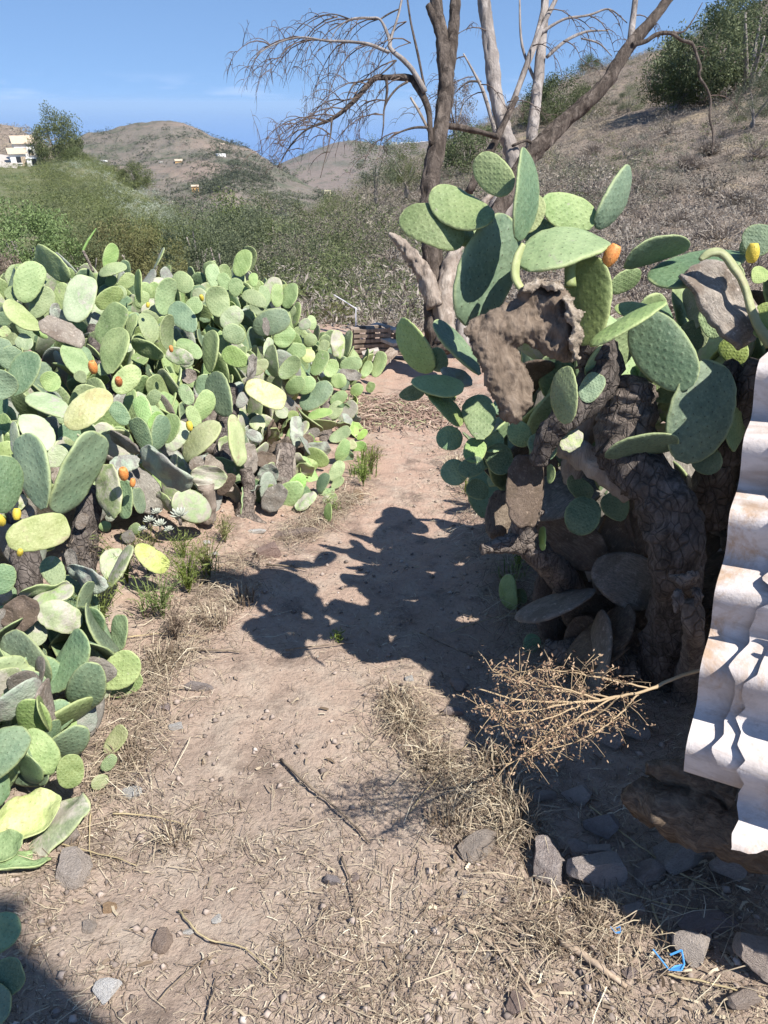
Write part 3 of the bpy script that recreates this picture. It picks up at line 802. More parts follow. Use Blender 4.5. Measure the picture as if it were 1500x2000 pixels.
# ------------------------------------------------------------------ prickly pear pads
PAD_ASP = .62
def pad_mesh(seed, asp=PAD_ASP, thick=.075, bend=0., wav=.012, nl=18, nw=12, ragged=0., skew=0., hi=.40, lo=.46, uneven=.05):
    rs = random.Random(seed)
    mx_ = (lo / (lo + hi)) ** lo * (hi / (lo + hi)) ** hi
    ph = rs.uniform(0, 6.28)
    tw = rs.uniform(-.04, .04)
    v = []; uvs = []; f = []; rims = []
    def ring(t):
        s = max(t, 1e-5) ** lo * max(1 - t, 1e-5) ** hi / mx_
        return s
    # rows along the pad; every row is a closed loop of 2*nw points
    for i in range(nl + 1):
        t = .5 - .5 * math.cos(math.pi * i / nl)
        t = .004 + t * .992
        hw = asp / 2 * ring(t)
        if t < .12: hw = max(hw, .07)
        hw *= 1 + .02 * math.sin(t * 40 + ph) * (1 if 0.06 < t < .97 else 0)
        hwl = hw * (1 + uneven * math.sin(t * 5 + ph)); hwr = hw * (1 + uneven * math.sin(t * 4.2 + ph * 2.3))
        th = thick / 2 * (0.55 + .45 * math.sin(math.pi * min(1, t * .9 + .1))) * min(1, ring(t) * 1.6 + .15)
        for k in range(2 * nw):
            a = 2 * math.pi * k / (2 * nw)
            ca, sa = math.cos(a), math.sin(a)
            x = (hwr if ca > 0 else hwl) * math.copysign(abs(ca) ** .8, ca)
            y = th * math.copysign(abs(sa) ** .62, sa)
            if ragged:
                x *= 1 + ragged * mnoise.noise(Vector((t * 7 + seed, ca * 2, 3.)))
            u = x / (asp / 2)
            y += bend * ((t - .45) ** 2 - .1) + wav * mnoise.noise(Vector((x * 4 + seed * 1.7, t * 3.5, seed))) * 1.6 + tw * u * (t - .5)
            y += .03 * u * u * (1 if seed % 2 else -1) * .6
            z = t + (ragged * .5 * mnoise.noise(Vector((x * 6, seed, t * 3))) if ragged else 0)
            v.append((x + skew * (t - .5) ** 2, y, z)); uvs.append((x, t)); rims.append(max(abs(ca) ** 14, 1. if t > .985 else 0.))
    n = 2 * nw
    for i in range(nl):
        for k in range(n):
            f.append((i * n + k, i * n + (k + 1) % n, (i + 1) * n + (k + 1) % n, (i + 1) * n + k))
    f.append(tuple(range(n - 1, -1, -1))); f.append(tuple(range(nl * n, nl * n + n)))
    me = bpy.data.meshes.new('pad'); me.from_pydata(v, [], f)
    me.polygons.foreach_set('use_smooth', [True] * len(me.polygons))
    uvl = me.uv_layers.new(name='UVMap')
    li = np.zeros(len(me.loops), np.int32); me.loops.foreach_get('vertex_index', li)
    uvl.data.foreach_set('uv', np.array(uvs, np.float32)[li].ravel())
    at = me.attributes.new('rim', 'FLOAT', 'POINT'); at.data.foreach_set('value', np.array(rims, np.float32))
    me.materials.append(None); me.update()
    return me
PADS = [pad_mesh(1), pad_mesh(2, bend=.25), pad_mesh(3, bend=-.25, hi=.34), pad_mesh(4, wav=.02, hi=.46), pad_mesh(5, bend=.15, skew=.12), pad_mesh(6, skew=-.14, lo=.55),
        pad_mesh(7, bend=-.4, wav=.02), pad_mesh(8, hi=.32, lo=.40, wav=.025), pad_mesh(9, bend=.4, hi=.42), pad_mesh(10, hi=.5, lo=.62, uneven=.09)]
PADS_OLD = [pad_mesh(21, thick=.06, wav=.07, ragged=.10, uneven=.1), pad_mesh(22, thick=.06, wav=.08, bend=.3, ragged=.14), pad_mesh(23, thick=.09, wav=.06, ragged=.18, hi=.3), pad_mesh(24, thick=.05, wav=.09, bend=-.5, ragged=.08)]
PADS_THIN = [pad_mesh(31, nl=10, nw=6), pad_mesh(32, nl=10, nw=6, bend=.3), pad_mesh(33, nl=10, nw=6, bend=-.3, hi=.34)]
SUNV = _sv
def place_pad(B, T, W, n, mat, root, mesh=None, thick=1., name='pad', asp=PAD_ASP):
    al = T - B; L = al.length; al = al / L
    n = (n - al * n.dot(al)).normalized()
    ac = n.cross(al).normalized()      # across
    if mesh is None:
        mesh = random.choice(PADS_OLD) if mat in 'okGwd' and random.random() < .75 else random.choice(PADS)
    th = L * (.5 + .5 * (W / (asp * L))) * thick * R(.85, 1.2)
    sgn = 1 if random.random() < .5 else -1
    m = Matrix(((ac.x * W / asp * sgn, -n.x * th, al.x * L, B.x), (ac.y * W / asp * sgn, -n.y * th, al.y * L, B.y), (ac.z * W / asp * sgn, -n.z * th, al.z * L, B.z), (0, 0, 0, 1)))
    o = obj(name, mesh, M[mat], None, True)
    o.parent = root
    o.matrix_parent_inverse = Matrix.Translation(-Vector(root.location))
    o.matrix_basis = m
    return o
def px_pad(bx, by, tx, ty, wpx, mat, d, root, lean=None, side=None, mesh=None, thick=1.):
    lpx = math.hypot(tx - bx, ty - by)
    Lr = lpx * d / F
    if lean is None: lean = R(-.15, .28)
    B = P(bx, by, d); T = P(tx, ty, d + lean * Lr)
    al = (T - B); L = al.length; al.normalize()
    v = ((B + T) / 2 - Vector((0, 0, CAMZ))).normalized()
    n0 = (-v - al * (-v).dot(al)).normalized()
    W = wpx * d / F
    nat = PAD_ASP * L
    if W < nat * .97:
        ang = math.acos(max(.12, W / nat)) * .95
        c1 = Matrix.Rotation(ang, 3, al) @ n0; c2 = Matrix.Rotation(-ang, 3, al) @ n0
        lit = c1 if c1.dot(SUNV) > c2.dot(SUNV) else c2
        drk = c2 if lit is c1 else c1
        n = lit if (side == 1 or (side is None and random.random() < .55)) else drk
        W = nat
    else: n = n0
    return place_pad(B, T, W, n, mat, root, mesh, thick)

TY = [480, 620, 760, 900, 1050, 1200, 1350, 1500, 1700]
TD = {0: [4.6, 4.0, 3.2, 2.7, 2.55, 2.4, 2.25, 2.1, 1.9], 300: [4.8, 4.3, 3.7, 3.2, 2.95, 2.75, 2.5, 2.2, 1.95],
      500: [5.1, 4.7, 4.3, 3.95, 3.5, 3.1, 2.7, 2.4, 2.], 700: [6.5, 6.2, 5.7, 4.7, 3.9, 3.4, 2.9, 2.5, 2.]}
def DL(px, py):
    ks = [0, 300, 500, 700]
    return interp(px, ks, [interp(py, TY, TD[k]) for k in ks])

HA = thing('prickly_pear', 'prickly pear with large blue-green pads at the left edge of the hedge', 'cactus', G(150, 1120), 'prickly pears of the left hedge')
HB_ = thing('prickly_pear', 'prickly pear with whitish old pads in the upper left of the hedge', 'cactus', P(220, 900, 3.6), 'prickly pears of the left hedge')
HC_ = thing('prickly_pear', 'tall prickly pear forming the crowded middle of the left hedge', 'cactus', G(480, 1000), 'prickly pears of the left hedge')
HD_ = thing('prickly_pear', 'prickly pear with small pads at the far end of the left hedge by the path', 'cactus', G(660, 960), 'prickly pears of the left hedge')
HE_ = thing('prickly_pear', 'low prickly pear at the left edge where the path begins', 'cactus', G(130, 1480), 'prickly pears of the left hedge')
def hedge_root(px, py):
    if py > 1135: return HE_
    if px > 585 or (px > 560 and py > 800): return HD_
    if px > 300: return HC_
    if py > 770 or (px < 90 and py > 660): return HA
    return HB_
def trace(lst, s, ox, oy, dfun, rootfun, doff=0.):
    for e in lst:
        bx, by, tx, ty, wz, mat = e[:6]
        o = e[6] if len(e) > 6 else 0.
        lean = e[7] if len(e) > 7 else None
        bx, by, tx, ty, wz = ox + bx / s, oy + by / s, ox + tx / s, oy + ty / s, wz / s
        cx, cy = (bx + tx) / 2, (by + ty) / 2
        d = dfun(cx, cy) + o + doff + R(-.04, .04)
        gy = max(by, ty) + wz * .2; d = min(d, GD(bx if by > ty else tx, gy) - .02)
        px_pad(bx, by, tx, ty, wz, mat, d, rootfun(cx, cy), lean)
R4 = [(545,335,275,110,150,'g'),(150,505,290,205,215,'g',-.1),(130,500,60,400,110,'g'),(255,635,380,400,165,'g',.15),(470,620,480,360,125,'g',.12),(560,670,670,310,225,'p',-.05,.2),
 (740,540,945,420,140,'g',-.05),(810,250,890,70,105,'g'),(760,295,970,225,80,'g',0,.1),(1085,515,1055,270,50,'g'),(910,400,1040,310,110,'g',.15),(1240,610,1320,330,150,'g'),(1470,430,1350,290,150,'g'),
 (310,740,45,520,135,'y',-.1),(640,850,320,650,165,'k',-.1),(770,840,940,530,190,'g',.05),(640,1090,520,830,180,'g'),(860,1065,910,710,190,'g',-.15,.4),(990,790,1030,600,70,'g',.1),(1180,830,1110,590,140,'g'),
 (1290,890,1300,610,100,'g',-.1),(1260,930,1010,820,120,'g',-.05),(1500,740,1330,520,190,'b',-.05),(1490,960,1280,900,130,'o',-.1),(890,1210,1060,1010,180,'g',-.1),(680,985,645,850,80,'b'),
 (-20,990,30,790,170,'b',-.1),(90,1230,270,900,210,'b',-.15),(30,1020,140,870,180,'b'),(-60,1250,80,1060,220,'b',-.25,0.),(430,1200,350,1060,150,'g'),(660,1130,590,1050,90,'g'),(250,860,130,790,130,'p',.15),
 (0,690,60,600,110,'b',.1),(0,770,70,715,80,'y'),(830,390,880,310,80,'g',.2),(1060,560,1120,430,110,'g',.2),(160,300,140,215,70,'g',.25),(960,480,900,390,90,'g',.1),(440,700,420,520,70,'G',.2),
 (1420,900,1440,790,140,'g',.1),(700,700,760,600,120,'G',.2),(950,900,960,820,140,'p',.1),(1090,1000,1070,900,130,'g',.1),(300,780,320,740,120,'g',.1),(780,1080,800,980,80,'g',.1)]
R6 = [(210,340,205,20,115,'g',-.05),(120,240,50,130,100,'g'),(60,590,-30,440,110,'g'),(100,770,40,600,105,'B',-.15),(90,720,210,490,150,'g',-.05),(360,670,190,370,210,'b',-.1,.5),(270,740,-20,1000,170,'y',-.25,.2),
 (420,1070,380,670,115,'y',-.25,.1),(350,10,460,100,120,'g'),(500,270,290,190,160,'B',-.15),(480,440,540,210,60,'d',-.15),(520,360,640,250,100,'y'),(470,440,780,580,190,'Y',-.25,.35),(640,270,660,80,70,'p',.05),
 (700,380,660,130,95,'p',.05),(750,190,940,170,130,'g'),(940,140,1000,50,90,'g'),(740,390,880,230,130,'g',-.1),(950,270,960,160,110,'y'),(1000,370,1080,180,115,'g',-.1),(1190,240,1180,20,110,'o'),(1240,230,1270,20,70,'g',.1),
 (1070,180,1090,90,80,'g',.1),(1100,380,1160,250,110,'g'),(1200,310,1370,260,130,'g'),(1200,330,1360,390,90,'d',-.1),(1130,420,1250,400,120,'g',-.1),(790,500,920,390,120,'g',-.2),(880,500,1000,390,120,'g',-.1),
 (900,620,1130,430,170,'b',-.1),(1130,590,1250,500,100,'g'),(1120,700,1210,570,110,'g'),(950,690,1140,640,70,'g',-.1),(950,740,1170,750,75,'y'),(930,850,1040,790,80,'d'),(1120,870,1280,780,100,'g',-.1),
 (900,960,1130,930,130,'G',-.1),(870,930,860,680,90,'G',-.15),(1180,1030,1260,860,100,'g'),(1290,930,1410,920,100,'B',-.1),(1330,860,1410,790,60,'B'),(1130,1180,1220,1030,110,'g',-.05),(1030,1270,1100,1120,90,'b'),
 (1140,1240,1220,1150,70,'g',-.1),(800,1310,920,1130,130,'B',-.15,.2),(620,1410,765,1220,170,'d',-.15,.1),(860,1400,1010,1270,100,'o',-.1),(1030,1270,1160,1260,60,'g',-.1),(1110,1500,1110,1350,60,'g',-.1),
 (590,1230,690,1060,150,'G',-.1),(770,1200,790,910,150,'k',-.1),(500,1140,500,890,115,'k',-.1),(600,1050,560,930,80,'p'),(420,620,470,500,90,'G'),(590,790,540,680,125,'p',.1,.5),(600,870,480,800,90,'G'),
 (180,1250,200,1070,270,'o',-.15,.1),(60,1100,130,1000,110,'k',-.1),(260,1290,380,1130,100,'w',-.1),(0,420,70,330,110,'k',.1),(-40,280,60,220,130,'p',.1),(740,700,760,610,110,'p',.1,.5),(830,720,850,640,90,'g',.1),
 (960,1000,1000,1080,90,'d',.1),(1000,1060,1060,960,100,'o',.1),(1290,860,1300,940,70,'y',.1),(1060,1340,1180,1300,80,'o',0),(1150,430,1060,400,80,'g',.2),(1290,520,1370,440,90,'g',.2),(1380,380,1430,260,80,'g',.2),(1420,500,1450,420,70,'g',.3)]
R3 = [(930,180,965,75,70,'g'),(990,220,990,165,38,'g'),(835,225,830,130,60,'g',.1),(880,230,875,135,55,'g',.15),(890,240,865,165,55,'g',.05),(860,340,845,220,95,'g',-.05),(920,260,920,185,60,'g'),(1040,290,950,240,60,'g'),
 (1035,305,1030,215,45,'g'),(1080,300,1085,210,50,'g'),(1120,305,1145,205,60,'g'),(870,380,940,305,80,'p'),(990,390,1130,330,100,'b',-.1),(1080,450,1140,380,80,'g'),(870,390,955,420,80,'g',-.1),(1040,410,1040,340,30,'d',-.1),
 (1220,390,1215,330,35,'g'),(1170,385,1210,350,45,'p'),(1190,450,1230,410,50,'g'),(1250,480,1275,430,40,'g'),(760,230,800,280,60,'p',.1),(780,320,740,270,70,'g'),(1000,330,1010,270,60,'g',.15),(940,250,960,220,60,'g',.2),(1150,330,1110,300,60,'g',.2)]
R5 = [(510,290,840,10,230,'Y',-.3,.3),(500,220,260,30,190,'p',-.1,.6),(350,470,220,180,220,'p',-.1,.5),(120,500,100,250,60,'p',-.1),(350,920,190,340,215,'b',-.12,.0),(430,950,770,340,270,'b',-.16,.1),(30,960,70,510,230,'b',-.1,.05),
 (60,930,200,830,120,'o',.05),(380,600,500,450,150,'p'),(50,1180,530,1040,290,'y',-.3,.5),(880,1000,800,580,170,'o',-.1,.1),(970,1000,950,700,130,'b',-.14,.0),(1090,960,1050,760,90,'b',.05,0),(1080,550,840,600,140,'G',.0),
 (1480,710,1090,510,185,'G',-.25,.5),(1090,490,850,350,70,'d',-.1),(1150,480,1030,220,130,'b',-.2,-.2),(990,270,860,110,130,'b',-.1,-.1),(1140,280,1060,60,130,'B',-.15),(1150,300,1240,180,90,'B',-.2),(1150,120,1220,10,100,'g',-.05),
 (1200,470,1270,200,140,'b',-.22,.0),(1290,420,1340,190,130,'g',-.15),(1310,480,1420,250,150,'p',-.1),(640,360,720,290,110,'g'),(1000,1110,1080,1050,90,'g'),(800,1100,820,1020,90,'g',.1),(-20,1579,60,1350,190,'b',-.15,.1),
 (450,1530,380,1290,180,'g',-.15,.2),(820,1500,530,1410,180,'G',-.15,.5),(870,1480,870,1230,200,'o',-.05,.6),(830,1540,1010,1200,70,'o',-.15,.2),(1040,1220,1300,1390,170,'y',-.1,.4),(150,1579,570,1530,80,'o',-.2,.3),
 (700,1000,650,850,120,'d',.1),(600,1080,660,960,90,'k',.1),(560,1400,540,1230,80,'d',.1),(1020,1180,960,1100,100,'d',.05),(250,1000,150,900,120,'d',.1)]
R6b = [(150,480,320,540,130,'o',-.2,.4),(170,610,90,540,100,'p',-.1),(0,650,80,550,40,'b'),(110,470,290,400,60,'o',-.2),(20,560,130,440,130,'w',-.15),(465,640,470,500,65,'b',-.1),(400,790,535,660,130,'g',-.15),(420,810,555,740,90,'g',-.05),
 (405,720,280,570,50,'G',-.05),(380,830,330,660,60,'o',-.1),(60,920,130,720,170,'b',-.15,.0),(140,720,160,630,60,'b'),(150,960,275,850,120,'b',-.15),(60,1120,140,950,55,'b',-.2),(180,1060,220,910,60,'b',-.2),(20,980,5,860,60,'b',-.1),
 (100,1000,20,950,80,'y',-.1),(270,1180,280,1045,105,'g',-.2,.1),(230,1100,140,1070,90,'b',-.05),(400,1110,450,1050,50,'g',-.1),(410,1040,490,940,70,'y',-.1),(350,960,330,860,80,'G'),(270,1030,260,950,70,'g'),(10,800,5,680,40,'b'),
 (40,1170,0,1060,60,'g',-.1),(220,840,200,740,100,'d',.05),(270,750,210,700,80,'k',.05),(300,830,260,740,80,'p',0),(160,800,200,860,80,'k',.05),(330,940,290,860,70,'o',.0),(100,1180,170,1130,90,'d',0),(30,1000,60,1080,80,'g',.05),(380,1130,400,1180,70,'y',0,.3)]
trace(R4, 3.947, 0, 460, DL, hedge_root)
trace(R6, 3.947, 360, 640, DL, hedge_root)
trace(R3, 2, 0, 450, DL, hedge_root)
trace(R5, 3.947, 0, 760, DL, hedge_root)
trace(R6b, 2, 0, 950, DL, hedge_root)

def chain(root, c, L, mats, lim, n, al=None, nn=None, guard=.14):
    """Pads growing from the rim of one another."""
    made = 0
    al = (al or Vector((R(-.6, .6), R(-.5, .5), R(.7, 1.)))).normalized()
    nn = nn or Vector((R(-.9, .9), R(-1., -.1), R(-.05, .5)))
    B = c
    for i in range(n):
        T = B + al * L
        if T.z > lim: break
        x_, y_, f_ = to_px(T); m_x, m_y, m_f = to_px((B + T) / 2)
        if guard and (f_ < DL(max(x_, 0), y_) + guard or m_f < DL(max(m_x, 0), m_y) + guard): break
        W = L * R(.50, .63)
        place_pad(B, T, W, nn, random.choice(mats), root, random.choice(PADS_THIN)); made += 1
        ac = nn.cross(al).normalized()
        if random.random() < .4 and i < n - 1:
            made += chain(root, B + al * L * .8 + ac * W * R(-.42, .42), L * R(.7, .9), mats, lim, 1, al + ac * R(-1, 1), nn + Vector((R(-.5, .5), R(-.5, .5), R(-.2, .2))))
        B = T - al * L * .05 + ac * W * R(-.2, .2)
        al = (al + Vector((R(-.55, .55), R(-.45, .45), R(.1, .5)))).normalized()
        nn = nn + Vector((R(-.6, .6), R(-.5, .3), R(-.2, .3))); L *= R(.78, 1.)
    return max(made, 1)
# pads deeper inside the hedge and on its far side
def fill_hedge(n):
    tx_ = [-250, 0, 60, 130, 230, 300, 340, 440, 480, 560, 600, 690, 760]
    tp_ = [560, 545, 530, 535, 545, 600, 570, 555, 545, 600, 660, 690, 730]
    bx_ = [-250, 0, 250, 330, 480, 600, 700, 760]; bp_ = [1450, 1400, 1120, 980, 930, 930, 860, 790]
    k = 0
    while k < n:
        px = R(-220, 760); t = interp(px, tx_, tp_); b = interp(px, bx_, bp_)
        py = R(t + 20, b)
        dd = R(.16, .7) if random.random() < .75 else R(.7, 1.6)
        d = DL(max(px, 0), py) + dd
        c = P(px, py, d)
        if c.z < gh(c.x, c.y) + .05: continue
        lim = P(px, t, DL(max(px, 0), t)).z
        low = (py - t) > .62 * (b - t)
        k += chain(hedge_root(px, py), c, R(.2, .28), 'ggbbooGGkd' if low else 'ggggbbbgggoGp', lim, 1 if low else random.randint(1, 3))
fill_hedge(1700)
k = 0
while k < 150:                                  # withered pads piled at the foot of the hedge
    px = R(300, 705); py = R(interp(px, [300, 450, 600, 705], [800, 800, 800, 790]), interp(px, [300, 420, 520, 600, 705], [990, 1000, 990, 1000, 900]))
    d = GD(px, py) - R(.0, .45); L = R(.13, .23); c = P(px, py, d)
    if d < DL(px, py) - .12 or c.z < gh(c.x, c.y): continue
    al = Vector((R(-.9, .9), R(-.6, .6), R(.1, 1.))).normalized()
    place_pad(c - al * L / 2, c + al * L / 2, L * R(.5, .66), Vector((R(-1, 1), R(-1.2, .1), R(-.2, .7))), random.choice('okGdoGggbkwow' if px < 590 else 'ggbgoGgB'), hedge_root(px, py), random.choice(PADS_THIN + PADS_OLD)); k += 1
k = 0
while k < 90:
    px = R(-90, 250); py = R(1150, 1520)
    if px > 200 - max(0, py - 1330) * .5: continue
    d = GD(max(px, -60), py) - R(.02, .3); L = R(.13, .22); c = P(px, py, d)
    al = Vector((R(-.8, .8), R(-.6, .6), R(.1, 1.))).normalized()
    place_pad(c - al * L / 2, c + al * L / 2, L * R(.55, .68), Vector((R(-1, 1), R(-1.2, .2), R(-.2, .8))), random.choice('bbGdkogggbb'), HE_, random.choice(PADS_THIN)); k += 1

def stem(root, pts, mat, name='trunk', n=10, rough=.3, k=4, flat=1.):
    if rough > .2: n = max(n, 18); k = 9; rough *= .8
    mb = MB(); px_tube(mb, pts, n, rough, R(0, 50), k, flat=flat)
    return adopt(obj(name, mb.mesh(name), M[mat]), root)
# woody trunks under the hedge
gd = GD(480, 1000)
stem(HC_, [(476, 1010, gd, 22), (482, 985, gd - .02, 16), (486, 950, gd - .03, 13), (480, 915, gd - .05, 12)], 'bark')
stem(HC_, [(470, 1000, gd, 14), (495, 1015, gd - .03, 11), (525, 1030, gd - .05, 5)], 'bark', 'root')
stem(HC_, [(405, 1015, 3.5, 16), (408, 985, 3.45, 14), (402, 950, 3.4, 16)], 'bark_pale')
stem(HC_, [(560, 985, 3.95, 22), (552, 940, 4.0, 20), (556, 870, 4.05, 18)], 'bark')
stem(HC_, [(430, 1010, 3.8, 24), (440, 900, 3.95, 22), (450, 760, 4.4, 16)], 'bark_dark')
stem(HD_, [(640, 930, 4.6, 18), (635, 860, 4.9, 15), (640, 780, 5.5, 10)], 'bark')
stem(HA, [(150, 1180, 2.9, 30), (160, 1080, 2.95, 26), (180, 950, 3.0, 22)], 'bark_dark')
stem(HA, [(60, 1200, 2.8, 30), (50, 1080, 2.8, 26), (30, 960, 2.9, 20)], 'bark_dark')
stem(HB_, [(240, 1010, 3.7, 26), (230, 880, 3.8, 24), (200, 740, 4.1, 16), (180, 640, 4.3, 10)], 'bark_dark')
stem(HB_, [(90, 1000, 3.6, 30), (80, 850, 3.7, 24), (60, 700, 4.1, 16)], 'bark')
stem(HE_, [(80, 1400, 2.45, 30), (90, 1310, 2.5, 26), (110, 1230, 2.55, 18)], 'bark_dark')
stem(HE_, [(190, 1370, 2.5, 20), (180, 1300, 2.5, 22), (150, 1240, 2.55, 16)], 'bark')
stem(HB_, [(182, 530, 4.65, 2.5), (170, 505, 4.7, 2.5), (162, 490, 4.7, 2.6)], 'bark', 'shoot')
stem(HB_, [(162, 490, 4.7, 2.2), (172, 470, 4.7, 2.2), (188, 446, 4.7, 1.0)], 'B', 'shoot')

# fruit
def fruit_mesh():
    mb = MB(); n = 14
    prof = [(0, .30), (.06, .42), (.25, .56), (.5, .62), (.75, .58), (.92, .46), (1., .38), (.96, .22), (.93, .02)]
    mb.tube([(0, 0, z * 1.45) for z, r in prof], [r * .8 for z, r in prof], n, .05, 3)
    for i in range(60):
        z = R(.1, 1.3); a = R(0, 6.28); k = np.interp(z / 1.45, [p[0] for p in prof[:7]], [p[1] * .8 for p in prof[:7]])
        c = Vector((math.cos(a) * k, math.sin(a) * k, z)); o = Vector((math.cos(a), math.sin(a), 0))
        s = Vector((-math.sin(a), math.cos(a), 0)) * .035; u = Vector((0, 0, .035))
        mb.add([c - s, c + u, c + s, c - u, c + o * .05], [(0, 1, 4), (1, 2, 4), (2, 3, 4), (3, 0, 4)])
    return mb.mesh('fruit')
FR = fruit_mesh()  # spiny-dotted pear; FR.materials.append(None)
M['fruit_orange'] = plain('fruit_orange', (.62, .16, .045), .5, .12, 9., .4, .2, .01, (.72, .36, .10))
M['fruit_yellow'] = plain('fruit_yellow', (.52, .42, .04), .5, .2, 9., .4, .2, .01, (.70, .52, .08))
M['fruit_red'] = plain('fruit_red', (.40, .03, .02), .5, .3, 12., .4, .2, .01, (.62, .30, .10))
def fruit(px, py, d, rpx, mat, root, tilt=(0, 0)):
    o = obj('fruit', FR, M[mat], None, True); o.parent = root
    o.matrix_parent_inverse = Matrix.Translation(-Vector(root.location))
    r = rpx * .8 * d / F / .55
    o.location = P(px, py + rpx * .6, d); o.scale = (r, r, r); o.rotation_euler = (tilt[0], tilt[1], R(0, 6))
    return o
for x, y, r, m_ in [(184, 722, 12, 'fruit_orange'), (233, 748, 10, 'fruit_red'), (243, 929, 13, 'fruit_orange'), (258, 946, 8, 'fruit_orange'), (6, 1016, 13, 'fruit_yellow'), (33, 1009, 11, 'fruit_yellow'), (38, 1080, 8, 'fruit_yellow'),
                    (372, 836, 9, 'fruit_yellow'), (335, 684, 6, 'fruit_orange'), (395, 584, 6, 'fruit_yellow'), (288, 598, 5, 'fruit_yellow')]:
    fruit(x, y, DL(x, y) - .28, r, m_, hedge_root(x, y), (R(-.4, .4), R(-.4, .4)))

# fallen pads by the start of the path
def fallen(bx, by, tx, ty, wz, mat, h, label):
    d = GD((bx + tx) / 2 / 2, 1450 + (by + ty) / 4) - h
    t = thing('fallen_pad', label, 'cactus pad', G((bx + tx) / 4, 1450 + (by + ty) / 4 + wz / 4), 'fallen pads at the left edge')
    px_pad(bx / 2, 1450 + by / 2, tx / 2, 1450 + ty / 2, wz / 2, mat, d, t, .2, 1, random.choice(PADS_OLD))
fallen(-90, 330, 245, 255, 150, 'Y', .10, 'bright yellow fallen prickly pear pad lying on top at the left edge')
fallen(60, 460, 345, 215, 120, 'o', .06, 'greyish green fallen pad under the bright yellow pad')
fallen(-110, 430, 95, 390, 105, 'g', .06, 'green fallen pad below the bright yellow pad')
fallen(-80, 485, 195, 460, 52, 'g', .03, 'narrow green fallen pad lowest under the yellow pad')
HG_ = thing('prickly_pear', 'dark shaded prickly pear pads at the lower left corner', 'cactus', G(-20, 1930))
for a in [(-60, 1850, 40, 1800, 75, 'b', .1), (-40, 1940, 50, 1890, 70, 'b', .06), (-90, 1980, 20, 1960, 90, 'b', .05)]:
    px_pad(a[0], a[1], a[2], a[3], a[4], a[5], GD(10, a[1]) - a[6], HG_, .1)

# ------------------------------------------------------------------ the cactus on the right
RC_ = thing('prickly_pear', 'gnarled prickly pear with woody trunks and an orange fruit right of the path', 'cactus', G(1150, 1260))
DR = -.22
RC = [(310,390,70,260,150,'g',2.05,.1),(415,320,200,190,140,'g',2.0,.5),(495,195,370,55,130,'g',2.0,.2),(525,375,572,25,80,'b',1.93,.0),(545,350,600,200,110,'v',2.1,.0),(300,695,505,300,235,'b',2.07,.15),(612,232,818,300,135,'g',2.15,.4),
 (828,325,975,118,92,'b',2.2,.2),(550,478,855,350,150,'g',1.95,.5),(800,790,785,445,175,'v',2.05,-.1),(880,565,1005,515,80,'g',2.3,.3),(1192,960,1000,680,215,'b',2.0,.2),(820,788,1080,610,42,'g',1.9,.2),(785,885,975,765,135,'g',2.07,.5),
 (1188,400,935,450,92,'b',2.1,-.1),(1410,430,1040,545,120,'b',2.12,-.1),(1520,330,1410,415,120,'b',2.05,.1),(1380,565,1335,465,95,'g',2.2,.3),(1175,725,1165,540,85,'g',2.25,.3),(1440,540,1490,490,70,'g',2.2,.3),(1230,720,1190,560,70,'p',2.2,.2),
 (712,1095,695,870,100,'g',1.86,.1),(190,885,48,700,110,'B',2.45,.3),(375,905,200,690,62,'b',2.38,.0),(230,890,190,800,80,'g',2.45,.2),(105,930,310,965,75,'v',2.35,-.2),(180,970,310,1095,62,'v',2.33,-.1),(375,1158,372,982,140,'g',2.3,.5),
 (205,1140,305,1165,95,'b',2.4,-.2),(330,1245,375,1160,92,'g',2.3,.5),(420,1210,425,1130,100,'g',2.35,.4),(220,890,345,930,60,'G',2.38,.3),(1345,1195,1405,985,85,'g',2.05,.5),(1165,1245,1310,850,235,'b',2.02,.0),(1042,1110,1150,1130,52,'p',2.2,.5),
 (1075,1005,1165,1085,92,'o',2.18,.5),(860,1215,1150,1160,72,'b',2.05,-.2),(1130,690,900,640,60,'g',2.15,.3),(620,430,590,300,110,'b',2.2,.0),(670,420,590,310,100,'b',2.25,0.),(300,395,360,330,70,'g',2.1,.4),(1420,1180,1400,1020,70,'g',2.15,.4),
 (280,1000,150,940,70,'v',2.5,.1),(60,990,160,960,60,'b',2.5,.0),(1490,420,1400,380,100,'b',2.1,.0),(1460,760,1500,620,90,'v',2.0,.1),(640,470,560,420,60,'B',2.0,.2),(250,1330,300,1240,110,'b',2.35,.0),(290,1280,390,1250,80,'b',2.3,.1)]
for e in RC:
    px_pad(750 + e[0] / 2, 280 + e[1] / 2, 750 + e[2] / 2, 280 + e[3] / 2, e[4] / 2, e[5], e[6] + DR, RC_, e[7], None, None, .9)
for e in [(1150,1000,1020,860,150,'g',2.12,.3),(1010,900,1120,800,110,'b',2.1,.1),(900,980,830,880,110,'G',2.15,.2),(780,1010,840,900,90,'b',2.05,.0),(1240,800,1180,700,100,'g',2.2,.3),(1300,760,1260,640,90,'g',2.15,.3),
          (1060,1180,960,1100,110,'g',2.2,.4),(640,1240,600,1130,110,'b',2.25,.1),(560,1180,500,1090,90,'g',2.3,.3),(1290,1290,1230,1180,110,'b',2.1,.1),(980,1260,1060,1190,90,'v',2.15,.2),(480,1290,420,1180,110,'b',2.35,.1),(1400,860,1330,760,100,'v',2.1,.2),(700,1200,760,1120,80,'o',2.1,.3)]:
    px_pad(750 + e[0] / 2, 280 + e[1] / 2, 750 + e[2] / 2, 280 + e[3] / 2, e[4] / 2, e[5], e[6] + DR, RC_, e[7])
WPAD = pad_mesh(41, thick=.10, wav=.035, ragged=.10, hi=.22, lo=.25, nl=26, nw=18, uneven=.08)
